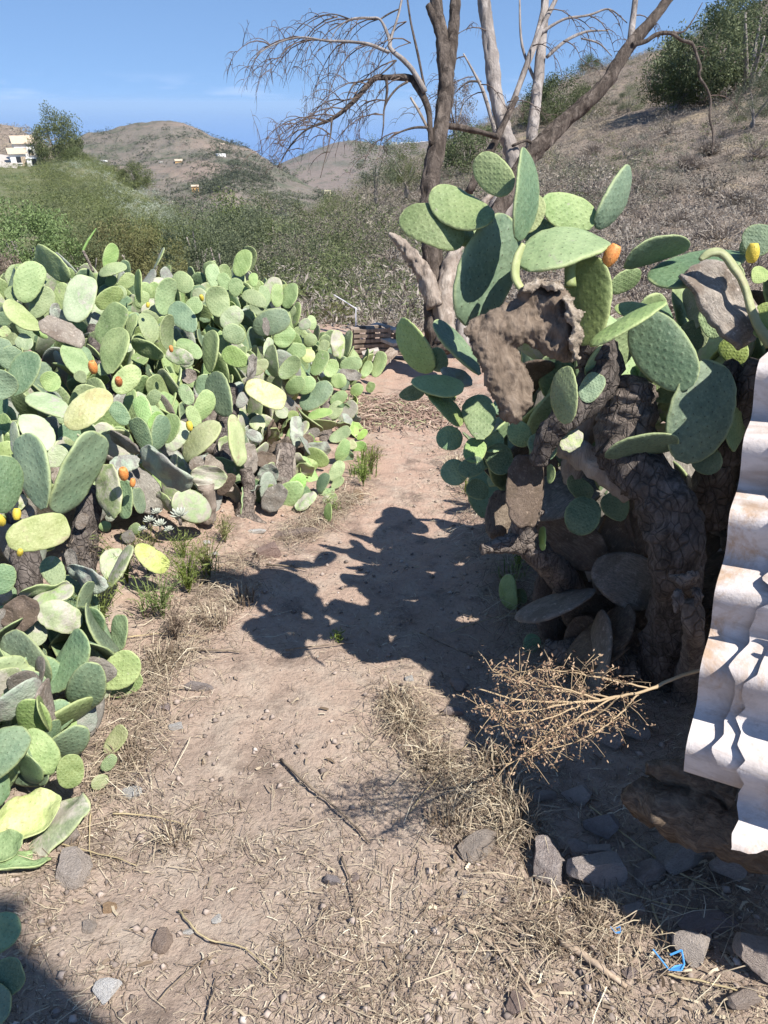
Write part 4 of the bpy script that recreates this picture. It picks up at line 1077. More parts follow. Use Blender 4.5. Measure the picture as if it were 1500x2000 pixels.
WPAD2 = pad_mesh(42, thick=.11, wav=.05, ragged=.2, hi=.2, lo=.22, nl=26, nw=18, uneven=.1, skew=.25)
def dead_slab(poly, d0, thick, lean, name):
    """A torn woody slab cut along an outline (pixels), thick in the middle and thin at its ragged rim."""
    poly = np.array([(750 + x / 2, 280 + y / 2) for x, y in poly]); st = 2.2
    x0, y0 = poly.min(0) - 4; x1, y1 = poly.max(0) + 4
    nx = int((x1 - x0) / st) + 1; ny = int((y1 - y0) / st) + 1
    X, Y = np.meshgrid(x0 + np.arange(nx) * st, y0 + np.arange(ny) * st, indexing='ij')
    QX = X + fbm(X * .13, Y * .13, 61, 3) * 11; QY = Y + fbm(X * .13, Y * .13, 71, 3) * 11
    ins = np.zeros(X.shape, bool); dist = np.full(X.shape, 1e9)
    for i in range(len(poly)):
        ax, ay = poly[i]; bx, by = poly[(i + 1) % len(poly)]
        c = ((ay > QY) != (by > QY)) & (QX < (bx - ax) * (QY - ay) / (by - ay + 1e-9) + ax); ins ^= c
        t = np.clip(((QX - ax) * (bx - ax) + (QY - ay) * (by - ay)) / ((bx - ax) ** 2 + (by - ay) ** 2), 0, 1)
        dist = np.minimum(dist, np.hypot(QX - ax - t * (bx - ax), QY - ay - t * (by - ay)))
    h = thick * np.sqrt(np.clip(dist / 26, 0, 1)) + .004
    rel = fbm(X * .02, Y * .02, 81, 3) * .07 + fbm(X * .16, Y * .05, 91, 4) * .008 + fbm(X * .5, Y * .3, 95, 2) * .002
    base = d0 + lean * (X - X.mean()) / F * d0
    V = []; idx = -np.ones(X.shape + (2,), int); f = []
    for i in range(nx):
        for j in range(ny):
            if ins[i, j]:
                for k, sg in ((0, -1), (1, 1)):
                    idx[i, j, k] = len(V); V.append(P(X[i, j], Y[i, j], base[i, j] + sg * h[i, j] + rel[i, j]))
    cell = ins[:-1, :-1] & ins[1:, :-1] & ins[:-1, 1:] & ins[1:, 1:]
    for i in range(nx - 1):
        for j in range(ny - 1):
            if not cell[i, j]: continue
            q = [(i, j), (i + 1, j), (i + 1, j + 1), (i, j + 1)]
            f.append(tuple(idx[a][0] for a in q)); f.append(tuple(idx[a][1] for a in reversed(q)))
            for (a, b_, di, dj) in ((q[0], q[1], 0, -1), (q[1], q[2], 1, 0), (q[2], q[3], 0, 1), (q[3], q[0], -1, 0)):
                ii, jj = i + di, j + dj
                if not (0 <= ii < nx - 1 and 0 <= jj < ny - 1 and cell[ii, jj]): f.append((idx[a][0], idx[a][1], idx[b_][1], idx[b_][0]))
    mb = MB(); mb.add(V, f)
    return adopt(obj(name, mb.mesh(name), M['slab']), RC_)
M['slab'] = bark_mat('torn_dead_pad', (.14, .105, .078), (.26, .205, .155), 3.0, 3.5, .9, .012)
M['cork'] = bark_mat('corky_edge', (.30, .24, .18), (.52, .45, .36), 4., 1., 1., .015)
dead_slab([(310, 730), (345, 680), (410, 650), (470, 625), (510, 600), (530, 560), (570, 545), (610, 530), (640, 545), (690, 540), (720, 580), (745, 600), (735, 640), (790, 655), (765, 690), (785, 740), (765, 790), (770, 830), (735, 862), (690, 855), (640, 835), (590, 805), (550, 785), (522, 795), (545, 850),
           (560, 880), (590, 930), (580, 985), (590, 1020), (555, 1050), (530, 1095), (490, 1105), (450, 1075), (430, 1010), (395, 950), (370, 870), (335, 800)], 1.95 + DR, .035, .15, 'torn_pad')
for pl_ in ([(690, 600), (740, 590), (748, 640), (790, 660), (770, 700), (785, 750), (760, 800), (772, 845), (735, 850), (715, 780), (730, 720), (700, 680), (705, 640)], [(545, 545), (600, 525), (640, 540), (690, 535), (705, 575), (660, 585), (610, 565), (565, 590), (535, 580)]):
    o = dead_slab(pl_, 1.91 + DR, .03, .1, 'corky_edge'); o.data.materials.clear(); o.data.materials.append(M['cork'])
def rcs(pts, mat, name='trunk', s=2.143, ox=800, oy=800, n=14, rough=.35, k=5):
    return stem(RC_, [(ox + a / s, oy + b / s, d + DR, r / s) for a, b, d, r in pts], mat, name, n, rough, k)
px_pad(800 + 480 / 2.143, 800 + 490 / 2.143, 800 + 500 / 2.143, 800 + 190 / 2.143, 150 / 2.143, 'w', 2.2 + DR, RC_, .05, 1, WPAD, .9)
px_pad(800 + 360 / 2.143, 800 + 540 / 2.143, 800 + 400 / 2.143, 800 + 340 / 2.143, 110 / 2.143, 'w', 2.4 + DR, RC_, .05, 1, WPAD, .9)
px_pad(800 + 690 / 2.143, 800 + 520 / 2.143, 800 + 760 / 2.143, 800 + 370 / 2.143, 145 / 2.143, 'b', 2.3 + DR, RC_, .0)
px_pad(800 + 660 / 2.143, 800 + 290 / 2.143, 800 + 760 / 2.143, 800 + 360 / 2.143, 85 / 2.143, 'g', 2.35 + DR, RC_, .5)
px_pad(800 + 560 / 2.143, 800 + 590 / 2.143, 800 + 555 / 2.143, 800 + 490 / 2.143, 30 / 2.143, 'B', 2.3 + DR, RC_, .2)
px_pad(800 + 590 / 2.143, 800 + 310 / 2.143, 800 + 588 / 2.143, 800 + 230 / 2.143, 34 / 2.143, 'B', 2.2 + DR, RC_, .2)
for a in [(1000, 870, 930, 640, 160, 'G', 2.35, .1), (930, 800, 1020, 610, 100, 'G', 2.4, .1), (430, 840, 400, 690, 75, 'g', 2.3, .2), (470, 820, 455, 750, 60, 'g', 2.28, .2), (480, 1010, 540, 950, 75, 'b', 2.15, .1), (590, 980, 590, 905, 60, 'b', 2.15, .1),
          (775, 860, 740, 725, 85, 'b', 2.3, .1), (980, 960, 1000, 900, 60, 'B', 2.2, .6), (840, 860, 790, 740, 90, 'G', 2.4, .1), (900, 460, 830, 350, 110, 'b', 2.4, .1), (320, 370, 250, 300, 90, 'b', 2.4, .1), (280, 250, 330, 130, 110, 'b', 2.4, .1)]:
    px_pad(800 + a[0] / 2.143, 800 + a[1] / 2.143, 800 + a[2] / 2.143, 800 + a[3] / 2.143, a[4] / 2.143, a[5], min(a[6] + DR if a[1] < 800 else 9., GD(800 + a[0] / 2.143, 800 + a[1] / 2.143) - .02), RC_, a[7])
rcs([(300, 585, 2.28, 20), (400, 565, 2.3, 38), (480, 560, 2.34, 50), (560, 620, 2.4, 56), (650, 720, 2.58, 58), (700, 830, 2.72, 64), (760, 930, 2.84, 70)], 'bark')
rcs([(470, 560, 2.34, 45), (480, 480, 2.3, 55), (520, 400, 2.28, 50)], 'bark')
rcs([(820, 150, 2.12, 60), (900, 220, 2.12, 95), (1010, 310, 2.1, 110), (1090, 460, 2.08, 115), (1120, 640, 2.1, 105), (1110, 820, 2.25, 92), (1070, 1010, 2.42, 95), (1060, 1130, 2.58, 105)], 'bark_dark', n=20)
rcs([(1170, 800, 2.0, 45), (1190, 920, 2.02, 42), (1180, 1060, 2.25, 46), (1150, 1200, 2.48, 52)], 'bark')
rcs([(620, 150, 2.3, 40), (720, 190, 2.28, 55), (820, 260, 2.26, 55), (930, 360, 2.25, 45)], 'bark_pale')
rcs([(680, 300, 2.4, 40), (690, 190, 2.36, 50), (720, 90, 2.33, 60), (760, -20, 2.3, 70)], 'bark_pale')
rcs([(570, 1000, 2.66, 36), (680, 1020, 2.62, 56), (840, 1050, 2.58, 56), (1020, 1090, 2.55, 66)], 'bark')
rcs([(540, 220, 2.15, 40), (580, 110, 2.1, 48), (660, 20, 2.08, 60), (760, -80, 2.1, 80), (800, -200, 2.12, 90), (700, -340, 2.1, 80)], 'bark_dark')
rcs([(890, 190, 2.2, 110), (905, 90, 2.18, 118), (915, -10, 2.16, 112), (925, -80, 2.15, 108), (928, -96, 2.15, 90)], 'bark', 'stump', n=20, rough=.25)
rcs([(1120, -150, 2.1, 40), (1210, -90, 2.08, 60), (1300, -130, 2.1, 55), (1370, -180, 2.1, 40)], 'bark_dark', 'branch')
rcs([(1250, 480, 2.3, 80), (1280, 300, 2.25, 85), (1330, 120, 2.2, 75), (1400, -60, 2.1, 60), (1460, -200, 2.05, 45)], 'bark_dark')
rcs([(1085, 695, 1.98, 8), (1150, 715, 1.95, 26), (1195, 690, 1.93, 20), (1200, 680, 1.93, 4)], 'bark', 'broken_stub', n=10, rough=.5)
rcs([(1120, 760, 1.96, 14), (1125, 790, 1.94, 24), (1112, 850, 1.94, 6)], 'bark', 'broken_stub', n=10, rough=.5)
rcs([(1185, 750, 1.96, 12), (1207, 775, 1.94, 20), (1200, 825, 1.94, 5)], 'bark', 'broken_stub', n=10, rough=.5)
# corky broken wood among the pads
px_pad(750 + 1440 / 2, 280 + 770 / 2, 750 + 1205 / 2, 280 + 480 / 2, 150 / 2, 'k', 2.02 + DR, RC_, .1, 1, WPAD2, 1.3)
# pads and dry remains deeper inside the right plant
k = 0
while k < 200:
    px = R(870, 1520); py = R(620, 1330)
    if px < 1000 and py < 850: continue
    if px < 930 + (py - 850) * .12 or (py > 960 and px < 1080): continue
    d = R(2.25, 3.1)
    c = P(px, py, d); L = R(.2, .3)
    if c.z < gh(c.x, c.y) + .03: continue
    al = Vector((R(-.8, .8), R(-.6, .6), R(.2, 1.))).normalized()
    place_pad(c - al * L / 2, c + al * L / 2, L * R(.55, .68), Vector((R(-1, 1), R(-1.2, .2), R(-.2, .8))), random.choice('ggbbbwwdGo') if py < 950 else random.choice('wwd'), RC_, random.choice(PADS_THIN))
    k += 1
RR_ = thing('prickly_pear', 'unseen prickly pear added outside the right edge to shade the ground beside the path', 'cactus', (1.9, 2.3, gh(1.9, 2.3)))  # further plant added out of view for the shade it throws on the ground
k = 0
while k < 230:
    px = R(1560, 2250); py = R(430, 1350); d = R(1.8, 2.7)
    c = P(px, py, d); L = R(.22, .32)
    if c.z < gh(c.x, c.y) + .05 or c.y < 1.3: continue
    al = Vector((R(-.8, .8), R(-.6, .6), R(.2, 1.))).normalized()
    place_pad(c - al * L / 2, c + al * L / 2, L * R(.55, .68), Vector((R(-1, 1), R(-1.2, .2), R(-.2, .8))), random.choice('ggbbbo'), RR_, random.choice(PADS_THIN))
    k += 1
mb = MB()
for a, b in (((1.5, 2.0), .9), ((2.0, 2.3), 1.0), ((1.8, 1.7), .8)):
    z0 = gh(*a); mb.tube([(a[0], a[1], z0 - .05), (a[0] + .05, a[1], z0 + b * .5), (a[0] - .1, a[1] + .1, z0 + b)], [.11, .09, .06], 12, .3, 4)
adopt(obj('trunk', mb.mesh('trunk'), M['bark']), RR_)
st = stem(RC_, [(750 + a / 2, 280 + b / 2, 1.98 + DR, r / 2) for a, b, r in [(1235, 455, 10), (1270, 430, 20), (1320, 430, 24), (1370, 490, 26), (1410, 560, 24), (1435, 650, 26), (1465, 720, 28), (1510, 790, 30)]], 'y', 'arched_stem', 12, .15, 5, .6)
stem(RC_, [(750 + a / 2, 280 + b / 2, 1.95 + DR, r / 2) for a, b, r in [(540, 575, 18), (512, 520, 22), (520, 450, 20), (545, 395, 12)]], 'y', 'young_stem', 12, .1, 5, .6)
stem(RC_, [(750 + a / 2, 280 + b / 2, 2.0 + DR, r / 2) for a, b, r in [(730, 560, 26), (725, 500, 24), (735, 455, 20)]], 'v', 'young_stem', 12, .15, 4, .7)
fruit(1182, 507, 2.0 + DR, 20, 'fruit_orange', RC_, (0, .45))
fruit(1467, 503, 1.97 + DR, 17, 'fruit_yellow', RC_, (0, -.1))

# ------------------------------------------------------------------ dead trees
def limb(root, pts, mat, d, name='limb', n=8, rough=.2, k=4, s=1., ox=0, oy=0, jit=0.):
    mb = MB()
    q = [(ox + a[0] / s, oy + a[1] / s, d + (a[3] if len(a) > 3 else 0), a[2] * .88) for a in pts]
    if n >= 12: n = 26; k = 12; rough *= .8
    px_tube(mb, q, n, rough, R(0, 40), k, jit)
    return adopt(obj(name, mb.mesh(name), M[mat]), root)
def droop(mb, p, dirx, length, r, depth=0):
    """A hanging twig with side twigs, in metres."""
    pts = [Vector(p)]; v = Vector((dirx * R(.4, 1.), R(-.5, .5), R(-.1, .35))).normalized()
    n = 7
    for i in range(n):
        v = (v + Vector((R(-.16, .16), R(-.16, .16), -.26))).normalized()
        pts.append(pts[-1] + v * length / n)
    mb.tube(pts, [r * (1 - .8 * i / n) for i in range(n + 1)], 4)
    if depth < 2:
        for i in range(2, n):
            if random.random() < .75: droop(mb, pts[i], dirx * R(-.3, 1.), length * R(.35, .6), r * .62, depth + 1)
DA = thing('dead_tree', 'dead tree with a dark furrowed trunk and drooping bare branches', 'tree', P(855, 690, 6.5))
limb(DA, [(862, 690, 33), (852, 620, 27), (846, 520, 23), (838, 420, 20), (842, 345, 19), (861, 245, 17), (871, 165, 17), (864, 80, 15), (852, 10, 13), (846, -80, 12)], 'bark_tree', 6.5, 'trunk', 16, .35, 6)
limb(DA, [(870, 175, 15), (882, 90, 13), (889, 10, 12), (892, -80, 11)], 'bark_tree', 6.5, 'limb', 12, .3, 5)
limb(DA, [(858, 55, 9), (846, 30, 9), (836, 10, 7)], 'bark_tree', 6.48, 'broken_stub', 8, .3)
limb(DA, [(872, 670, 24), (866, 600, 22), (874, 540, 20), (893, 480, 14), (925, 420, 10), (960, 380, 7)], 'bark_pale', 6.42, 'limb', 14, .4, 6)
limb(DA, [(850, 600, 18), (828, 535, 18), (800, 495, 14), (778, 470, 10), (760, 456, 4)], 'bark_pale', 6.38, 'broken_stub', 12, .5, 5)
L8 = dict(s=3.571, ox=480, oy=0)
limb(DA, [(1290, 1010, 5), (1280, 800, 7), (1250, 700, 8), (1190, 600, 8), (1140, 545, 7.5), (980, 540, 6), (900, 545, 6), (830, 620, 5.5), (740, 720, 5), (600, 830, 4), (430, 900, 2.2), (310, 1020, 1.6), (220, 1170, .8)], 'bark_tree', 6.45, **L8)
limb(DA, [(1250, 640, 6), (1170, 500, 6), (1100, 420, 5.5), (1010, 340, 5), (1000, 270, 4), (940, 140, 2.6), (860, 125, 2.2), (730, 135, 1.8), (640, 200, 1.3), (580, 300, .8)], 'bark_grey', 6.4, **L8)
limb(DA, [(1000, 365, 4), (860, 310, 3.4), (720, 290, 3), (560, 285, 2.6), (400, 260, 2), (250, 290, 1.5), (110, 360, 1.1), (40, 440, .6)], 'bark_grey', 6.35, **L8)
limb(DA, [(1245, 600, 3), (1200, 380, 2.8), (1150, 150, 2.4), (1120, -60, 2)], 'bark_tree', 6.5, **L8)
limb(DA, [(1010, 330, 3), (1015, 260, 3), (1060, 120, 2.6), (1095, -40, 2.2)], 'bark_grey', 6.4, **L8)
limb(DA, [(1290, 890, 3.5), (1180, 890, 2.5), (1080, 920, 2), (1010, 960, 1)], 'bark_tree', 6.45, **L8)
limb(DA, [(1130, 570, 3), (1050, 620, 2.6), (970, 740, 2.2), (960, 880, 1.6), (940, 1010, .8)], 'bark_tree', 6.4, **L8)
limb(DA, [(980, 545, 3.5), (985, 640, 3), (970, 740, 2)], 'bark_tree', 6.42, **L8)
limb(DA, [(890, 545, 2.2), (770, 580, 1.8), (715, 660, 1.4), (690, 780, .8)], 'bark_tree', 6.4, **L8)
limb(DA, [(600, 825, 2.5), (590, 950, 1.8), (560, 1080, 1.2), (520, 1240, .6)], 'bark_tree', 6.4, **L8)
limb(DA, [(930, 140, 1.8), (1000, 95, 1.8), (1075, 60, 1.4)], 'bark_tree', 6.4, **L8)
limb(DA, [(730, 135, 1.6), (600, 98, 1.3), (470, 140, 1.), (375, 215, .6)], 'bark_tree', 6.4, **L8)
limb(DA, [(1050, 420, 2.), (1000, 470, 1.8), (940, 520, 1.5)], 'bark_tree', 6.4, **L8)
limb(DA, [(1290, 940, 3.5), (1210, 780, 3), (1150, 680, 2.5)], 'bark_pale', 6.46, **L8)
mb = MB()
for zx, zy, dx, ln in [(1075, 545, -1, .5), (940, 545, -.6, .6), (860, 590, -.8, .7), (790, 680, -.8, .8), (700, 760, -.7, .8), (640, 810, -.6, .9), (560, 850, -.8, .8), (430, 900, -.8, .6), (970, 700, -.4, .6), (965, 800, -.5, .7),
                       (860, 310, -.8, .7), (700, 290, -.9, .8), (560, 285, -.9, .8), (400, 262, -.9, .8), (300, 275, -1, .6), (180, 320, -.8, .5), (740, 135, -.9, .8), (640, 115, -1, .8), (840, 128, -.8, .8), (920, 135, -.5, .7),
                       (1080, 920, -1, .5), (1040, 420, -1, .9), (590, 940, -.3, .6), (690, 700, -.5, .6), (1120, 150, -.7, .7), (1150, 300, -.6, .8), (500, 280, -.7, .7)]:
    droop(mb, P(480 + zx / 3.571, zy / 3.571, 6.4), dx, ln, .0062)
    droop(mb, P(480 + (zx + R(-30, 30)) / 3.571, zy / 3.571, 6.4), dx * R(.3, 1.2), ln * R(.4, .9), .0045)
tw = adopt(obj('twigs', mb.mesh('twigs'), M['twig']), DA); tw['kind'] = 'stuff'

DB = thing('dead_tree', 'pale grey dead tree with several stems leaning right behind the cactus', 'tree', P(915, 680, 7.2))
limb(DB, [(905, 690, 28), (920, 600, 24), (940, 500, 21), (965, 420, 19), (1000, 345, 16), (1000, 300, 16), (984, 250, 15), (966, 170, 15), (956, 80, 15), (945, 0, 14), (938, -80, 13)], 'bark_grey', 7.2, 'trunk', 14, .3, 6)
limb(DB, [(975, 430, 18), (1010, 380, 16), (1032, 330, 13), (1043, 230, 12), (1054, 130, 11), (1062, 40, 9), (1068, -80, 8)], 'bark_grey', 7.25, 'limb', 12, .3, 6)
limb(DB, [(960, 440, 18), (1005, 350, 19), (1045, 295, 18), (1105, 235, 16), (1175, 172, 15), (1228, 92, 13), (1285, 25, 11), (1340, -50, 9)], 'bark_tree', 7.15, 'limb', 12, .35, 6)
for q, m_, d in [
    ([(1230, 92, 8), (1236, 40, 7), (1246, -40, 6)], 'bark_grey', 7.15), ([(1235, 88, 6), (1262, 80, 5), (1285, 66, 4.5), (1312, 66, 4), (1330, 78, 3.6), (1352, 86, 3.6), (1362, 112, 3.2), (1368, 132, 3), (1366, 150, 3), (1380, 172, 2.8), (1388, 196, 2.6), (1386, 230, 2.4), (1393, 262, 2.2), (1391, 300, 1.6)], 'bark_tree', 7.1),
    ([(1310, 65, 4), (1340, 58, 2), (1372, 5, .8)], 'bark_tree', 7.1), ([(985, 245, 8), (1015, 165, 7), (1035, 110, 7), (1060, 50, 6), (1095, -20, 5)], 'bark_grey', 7.2), ([(1030, 120, 5), (1050, 60, 4), (1070, -30, 3)], 'bark_grey', 7.2),
    ([(1055, 65, 4), (1100, 38, 3), (1150, 30, 2.4), (1190, 18, 1.8), (1225, 45, 1)], 'bark_grey', 7.2), ([(1068, 112, 4), (1105, 80, 3.5), (1145, 62, 2.6), (1188, 60, 1.4)], 'bark_grey', 7.2), ([(1135, 75, 2), (1170, 85, 1.6), (1195, 110, .9)], 'bark_grey', 7.2),
    ([(868, 245, 8), (905, 250, 7), (940, 258, 6), (975, 268, 6)], 'bark_tree', 7.0), ([(915, 375, 9), (955, 300, 9), (985, 240, 7), (1010, 190, 5)], 'bark_tree', 7.1), ([(970, 270, 5), (948, 190, 4), (930, 150, 3), (905, 105, 1.5)], 'bark_grey', 7.2),
    ([(940, 160, 2.5), (915, 160, 2), (890, 180, 1)], 'bark_tree', 7.2), ([(1000, 285, 3), (1030, 275, 3), (1048, 290, 3)], 'bark_tree', 7.1), ([(1050, 170, 4), (1020, 90, 3), (1015, 0, 2)], 'bark_grey', 7.3)]:
    limb(DB, q, m_, d, 'limb', 8, .25, 5)
mb = MB()
for x, y, dx, ln in [(945, 180, -.8, .5), (925, 150, -.9, .5), (908, 110, -1, .4), (940, 165, .6, .5), (1150, 30, .9, .5), (1190, 20, .9, .4), (1110, 36, .7, .5), (1145, 62, .8, .5), (1100, 80, .6, .4), (1380, 190, .4, .4), (1350, 85, .6, .4),
                     (880, 180, -.8, .5), (990, 200, .6, .5), (1040, 90, .5, .5), (1070, 20, .7, .5), (950, 60, -.7, .5), (1240, 30, .6, .4)]:
    droop(mb, P(x, y, 7.15), dx, ln, .006)
tw = adopt(obj('twigs', mb.mesh('twigs'), M['twig']), DB); tw['kind'] = 'stuff'

# ------------------------------------------------------------------ corrugated sheets
def sheet_mat():
    m, n, l, b = nodes('fibre_cement')
    to = n.new('ShaderNodeTexCoord'); v = to.outputs['Object']
    f = noise_n(n, l, v, 7, 7, .65, .3)
    c = ramp(n, l, f, [(.3, (.42, .37, .34)), (.5, (.58, .53, .505)), (.75, (.68, .64, .615))])
    c = mixc(n, l, rng_n(n, l, noise_n(n, l, v, 5, 6, .7, .6), .54, .66, 0, .8), c, (.40, .26, .155))
    c = mixc(n, l, rng_n(n, l, noise_n(n, l, v, 45, 4, .7), .58, .72, 0, .5), c, (.34, .29, .26))
    mpn = n.new('ShaderNodeMapping'); mpn.inputs['Scale'].default_value = (4, 4, 22); l.new(v, mpn.inputs[0])
    c = mixc(n, l, rng_n(n, l, noise_n(n, l, mpn.outputs[0], 1.4, 7, .7, .5), .50, .66, 0, .65), c, (.36, .30, .25))
    c = mixc(n, l, rng_n(n, l, noise_n(n, l, v, 2.2, 5, .7, .4), .57, .63, 0, .6), c, (.25, .18, .13))
    l.new(c, b.inputs['Base Color']); b.inputs['Roughness'].default_value = .85; b.inputs['Specular IOR Level'].default_value = .2
    bump(n, l, b, math_n(n, l, 'ADD', f, noise_n(n, l, v, 130, 4, .7)), .4, .004)
    return m
M['sheet'] = sheet_mat()
SN = Vector((-.45, -.62, .55)).normalized()
S0 = P(1335, 1490, 1.50)
def plane_hit(px, py):
    a = P(px, py, 1.) - Vector((0, 0, CAMZ)); o = Vector((0, 0, CAMZ))
    return o + a * ((S0 - o).dot(SN) / a.dot(SN))
S1 = plane_hit(1484, 700)
SU = (S1 - S0).normalized(); SR = SU.cross(SN).normalized()
if SR.x < 0: SR = -SR
SLEN = (S1 - S0).length
def sheet(label, off, u0, u1, edge, width, phase=.0, low=None, pitch=.158, amp=.028, thick=.008, tiltz=0.):
    """edge(v): where the broken left edge runs, v metres up the sheet; low(s): its broken foot."""
    nu = 150; ns = 60
    base = S0 + SN * off
    V = []; f = []
    for i in range(nu + 1):
        for j in range(ns + 1):
            s = j / ns
            x0 = edge(lerp(u0, u1, i / nu))
            x = lerp(x0, width, s)
            b0 = u0 + (low(x) if low else 0)
            v = lerp(b0, u1, i / nu)
            x0 = edge(v); x = lerp(x0, width, s)
            h = amp * math.sin(2 * math.pi * (v / pitch) + phase)
            V.append(base + SR * x + SU * v + SN * (h + tiltz * x))
    m_ = len(V); k = ns + 1
    dn = []
    for i in range(nu + 1):
        for j in range(ns + 1):
            dn.append(V[i * k + j] - SN * thick)
    V += dn
    for i in range(nu):
        for j in range(ns):
            a = i * k + j
            f.append((a, a + 1, a + k + 1, a + k)); f.append((m_ + a, m_ + a + k, m_ + a + k + 1, m_ + a + 1))
    for i in range(nu):
        a = i * k; f.append((a, a + k, m_ + a + k, m_ + a)); a += ns; f.append((a, m_ + a, m_ + a + k, a + k))
    for j in range(ns):
        a = j; f.append((a, m_ + a, m_ + a + 1, a + 1)); a = nu * k + j; f.append((a, a + 1, m_ + a + 1, m_ + a))
    mb = MB(); mb.add(V, f)
    me = mb.mesh('corrugated_sheet', True); me.set_sharp_from_angle(angle=math.radians(50))
    o = obj('corrugated_sheet', me, M['sheet'])
    return tag(o, label, 'roofing sheet', 'stacked corrugated sheets')
def jag(v, seed, a=.03, fr=9.):
    t = v * fr + seed * 7.3; i = math.floor(t); rs = lambda q: random.Random(q * 131 + seed).uniform(-1, 1)
    return a * (lerp(rs(i), rs(i + 1), t - i) + .35 * lerp(rs(math.floor(t * 3.1)), rs(math.floor(t * 3.1) + 1), t * 3.1 - math.floor(t * 3.1)))
sheet('rearmost corrugated cement sheet with a long wavy left edge', -.012, -.02, SLEN + .45, lambda v: max(0, v - SLEN) * .4 + jag(v, 2, .003, 6), 1.1)
sheet('corrugated cement sheet with a jagged chipped edge, second in the leaning stack', .014, .03, SLEN + .04, lambda v: .075 + jag(v, 5, .03, 12.) + max(0, .03 - abs(v - .36)) * 1.5, .95, .0, lambda x: jag(x, 7, .02, 20.))
sheet('pale broken piece of corrugated sheet low in the leaning stack', .030, -.11, .30, lambda v: .105 + jag(v, 8, .025, 14.), .95, .0, lambda x: jag(x, 9, .02, 25))
sheet('front corrugated sheet at the right edge of the leaning stack', .075, -.07, .36, lambda v: .215 + jag(v, 12, .004, 5.), .95, .0, None)
sheet('small upper piece of corrugated sheet at the right edge', .032, .40, SLEN + .02, lambda v: .17 + jag(v, 15, .03, 14.), .95, .0, lambda x: jag(x, 16, .02, 25))

# a rotten log under the stack
M['log'] = bark_mat('rotten_wood', (.17, .125, .09), (.36, .28, .20), 2.4, .35, 1., .02)
LG = thing('rotten_log', 'brown rotten log lying under the corrugated sheets', 'log', G(1330, 1650))
mb = MB(); px_tube(mb, [(1216, 1556, 1.68, 14), (1250, 1562, 1.66, 36), (1310, 1575, 1.63, 50), (1390, 1605, 1.60, 54), (1480, 1640, 1.56, 56), (1600, 1690, 1.5, 56)], 16, .5, 3, 5)
adopt(obj('log', mb.mesh('log'), M['log']), LG)
mb = MB(); px_tube(mb, [(1262, 1498, 1.66, 12), (1300, 1505, 1.65, 24), (1360, 1525, 1.63, 28), (1430, 1560, 1.6, 32)], 12, .5, 9, 5)
adopt(obj('broken_stub', mb.mesh('broken_stub'), M['log']), LG)

# unseen pole added beyond the right side to cast the lower left corner shadow
PLB = (1.92, -1.17)
PL = thing('shadow_pole', 'unseen square wooden pole added outside the right edge to cast the corner shadow', 'pole', (PLB[0], PLB[1], gh(*PLB)))
mb = MB(); mb.box((0, 0, 2.3), (.11, 0, 0), (0, .11, 0), (0, 0, 2.42)); obj('post', mb.mesh('post', False), M['bark_pale'], PL)
mb = MB(); mb.box((0, 0, 4.745), (.15, 0, 0), (0, .15, 0), (0, 0, .02)); obj('cap', mb.mesh('cap', False), M['bark_pale'], PL)

# ------------------------------------------------------------------ pallets, planks, antenna
M['plank'] = bark_mat('weathered_plank', (.22, .17, .13), (.40, .33, .27), 1., 8., .5, .01)
M['plank_pale'] = bark_mat('pale_plank', (.42, .37, .31), (.60, .55, .48), 1., 8., .4, .01)
def pallet(px, py, d, wpx, rot, label, tilt=0.):
    d = GD(px, py) - .03; p = P(px, py, d); w_ = wpx * d / F
    t = thing('pallet', label, 'pallet', p, 'old pallets at the end of the path')
    t.rotation_euler = (tilt, 0, rot)
    for k in range(6):
        mb = MB(); mb.box((0, -.05, .06 + k * w_ * .15), (w_ / 2, 0, 0), (0, .012, 0), (0, 0, w_ * .045)); obj('slat', mb.mesh('slat', False), M['plank'], t)
        if k in (0, 2, 5):
            mb = MB(); mb.box((0, .07, .06 + k * w_ * .15), (w_ / 2, 0, 0), (0, .012, 0), (0, 0, w_ * .045)); obj('slat', mb.mesh('slat', False), M['plank'], t)
    for k in (-1, 0, 1):
        mb = MB(); mb.box((k * w_ * .45, .01, .06 + w_ * .375), (.04, 0, 0), (0, .046, 0), (0, 0, w_ * .43)); obj('stringer', mb.mesh('stringer', False), M['plank'], t)
pallet(724, 704, 8.6, 66, .15, 'upright slatted pallet at the end of the path, left one')
pallet(772, 700, 8.8, 66, -.5, 'tilted slatted pallet at the end of the path, right one', -.35)
for a, b, lab in [((700, 644, 8.6), (742, 637, 8.8), 'pale board lying on top of the left pallet'), ((730, 634, 8.7), (775, 646, 8.5), 'whitish board sloping over the two pallets'),
                  ((708, 692, 8.0), (740, 684, 8.0), 'pale plank leaning low in front of the left pallet'), ((712, 698, 7.9), (760, 702, 8.), 'plank lying on the ground in front of the pallets'), ((742, 712, 7.9), (772, 682, 8.1), 'dark plank leaning against the right pallet'),
                  ((750, 662, 8.4), (775, 672, 8.3), 'short pale plank across the right pallet')]:
    kd = GD(735, 702) / 8.6; A = P(a[0], a[1], a[2] * kd - .05); B = P(b[0], b[1], b[2] * kd - .05); al = (B - A); L = al.length; al.normalize(); s = al.cross(Vector((0, 0, 1))).normalized(); u = s.cross(al)
    mb = MB(); mb.box((A + B) / 2, al * L / 2, s * .05, u * .014)
    tag(obj('plank', mb.mesh('plank', False), M['plank_pale'] if 'dark' not in lab else M['plank']), lab, 'plank', 'planks about the pallets')
AN = thing('antenna', 'thin metal antenna mast with a slanting bar behind the hedge end', 'antenna', P(696, 690, 10.))
mt = plain('galvanised', (.5, .5, .52), .4, .1, 5.); 
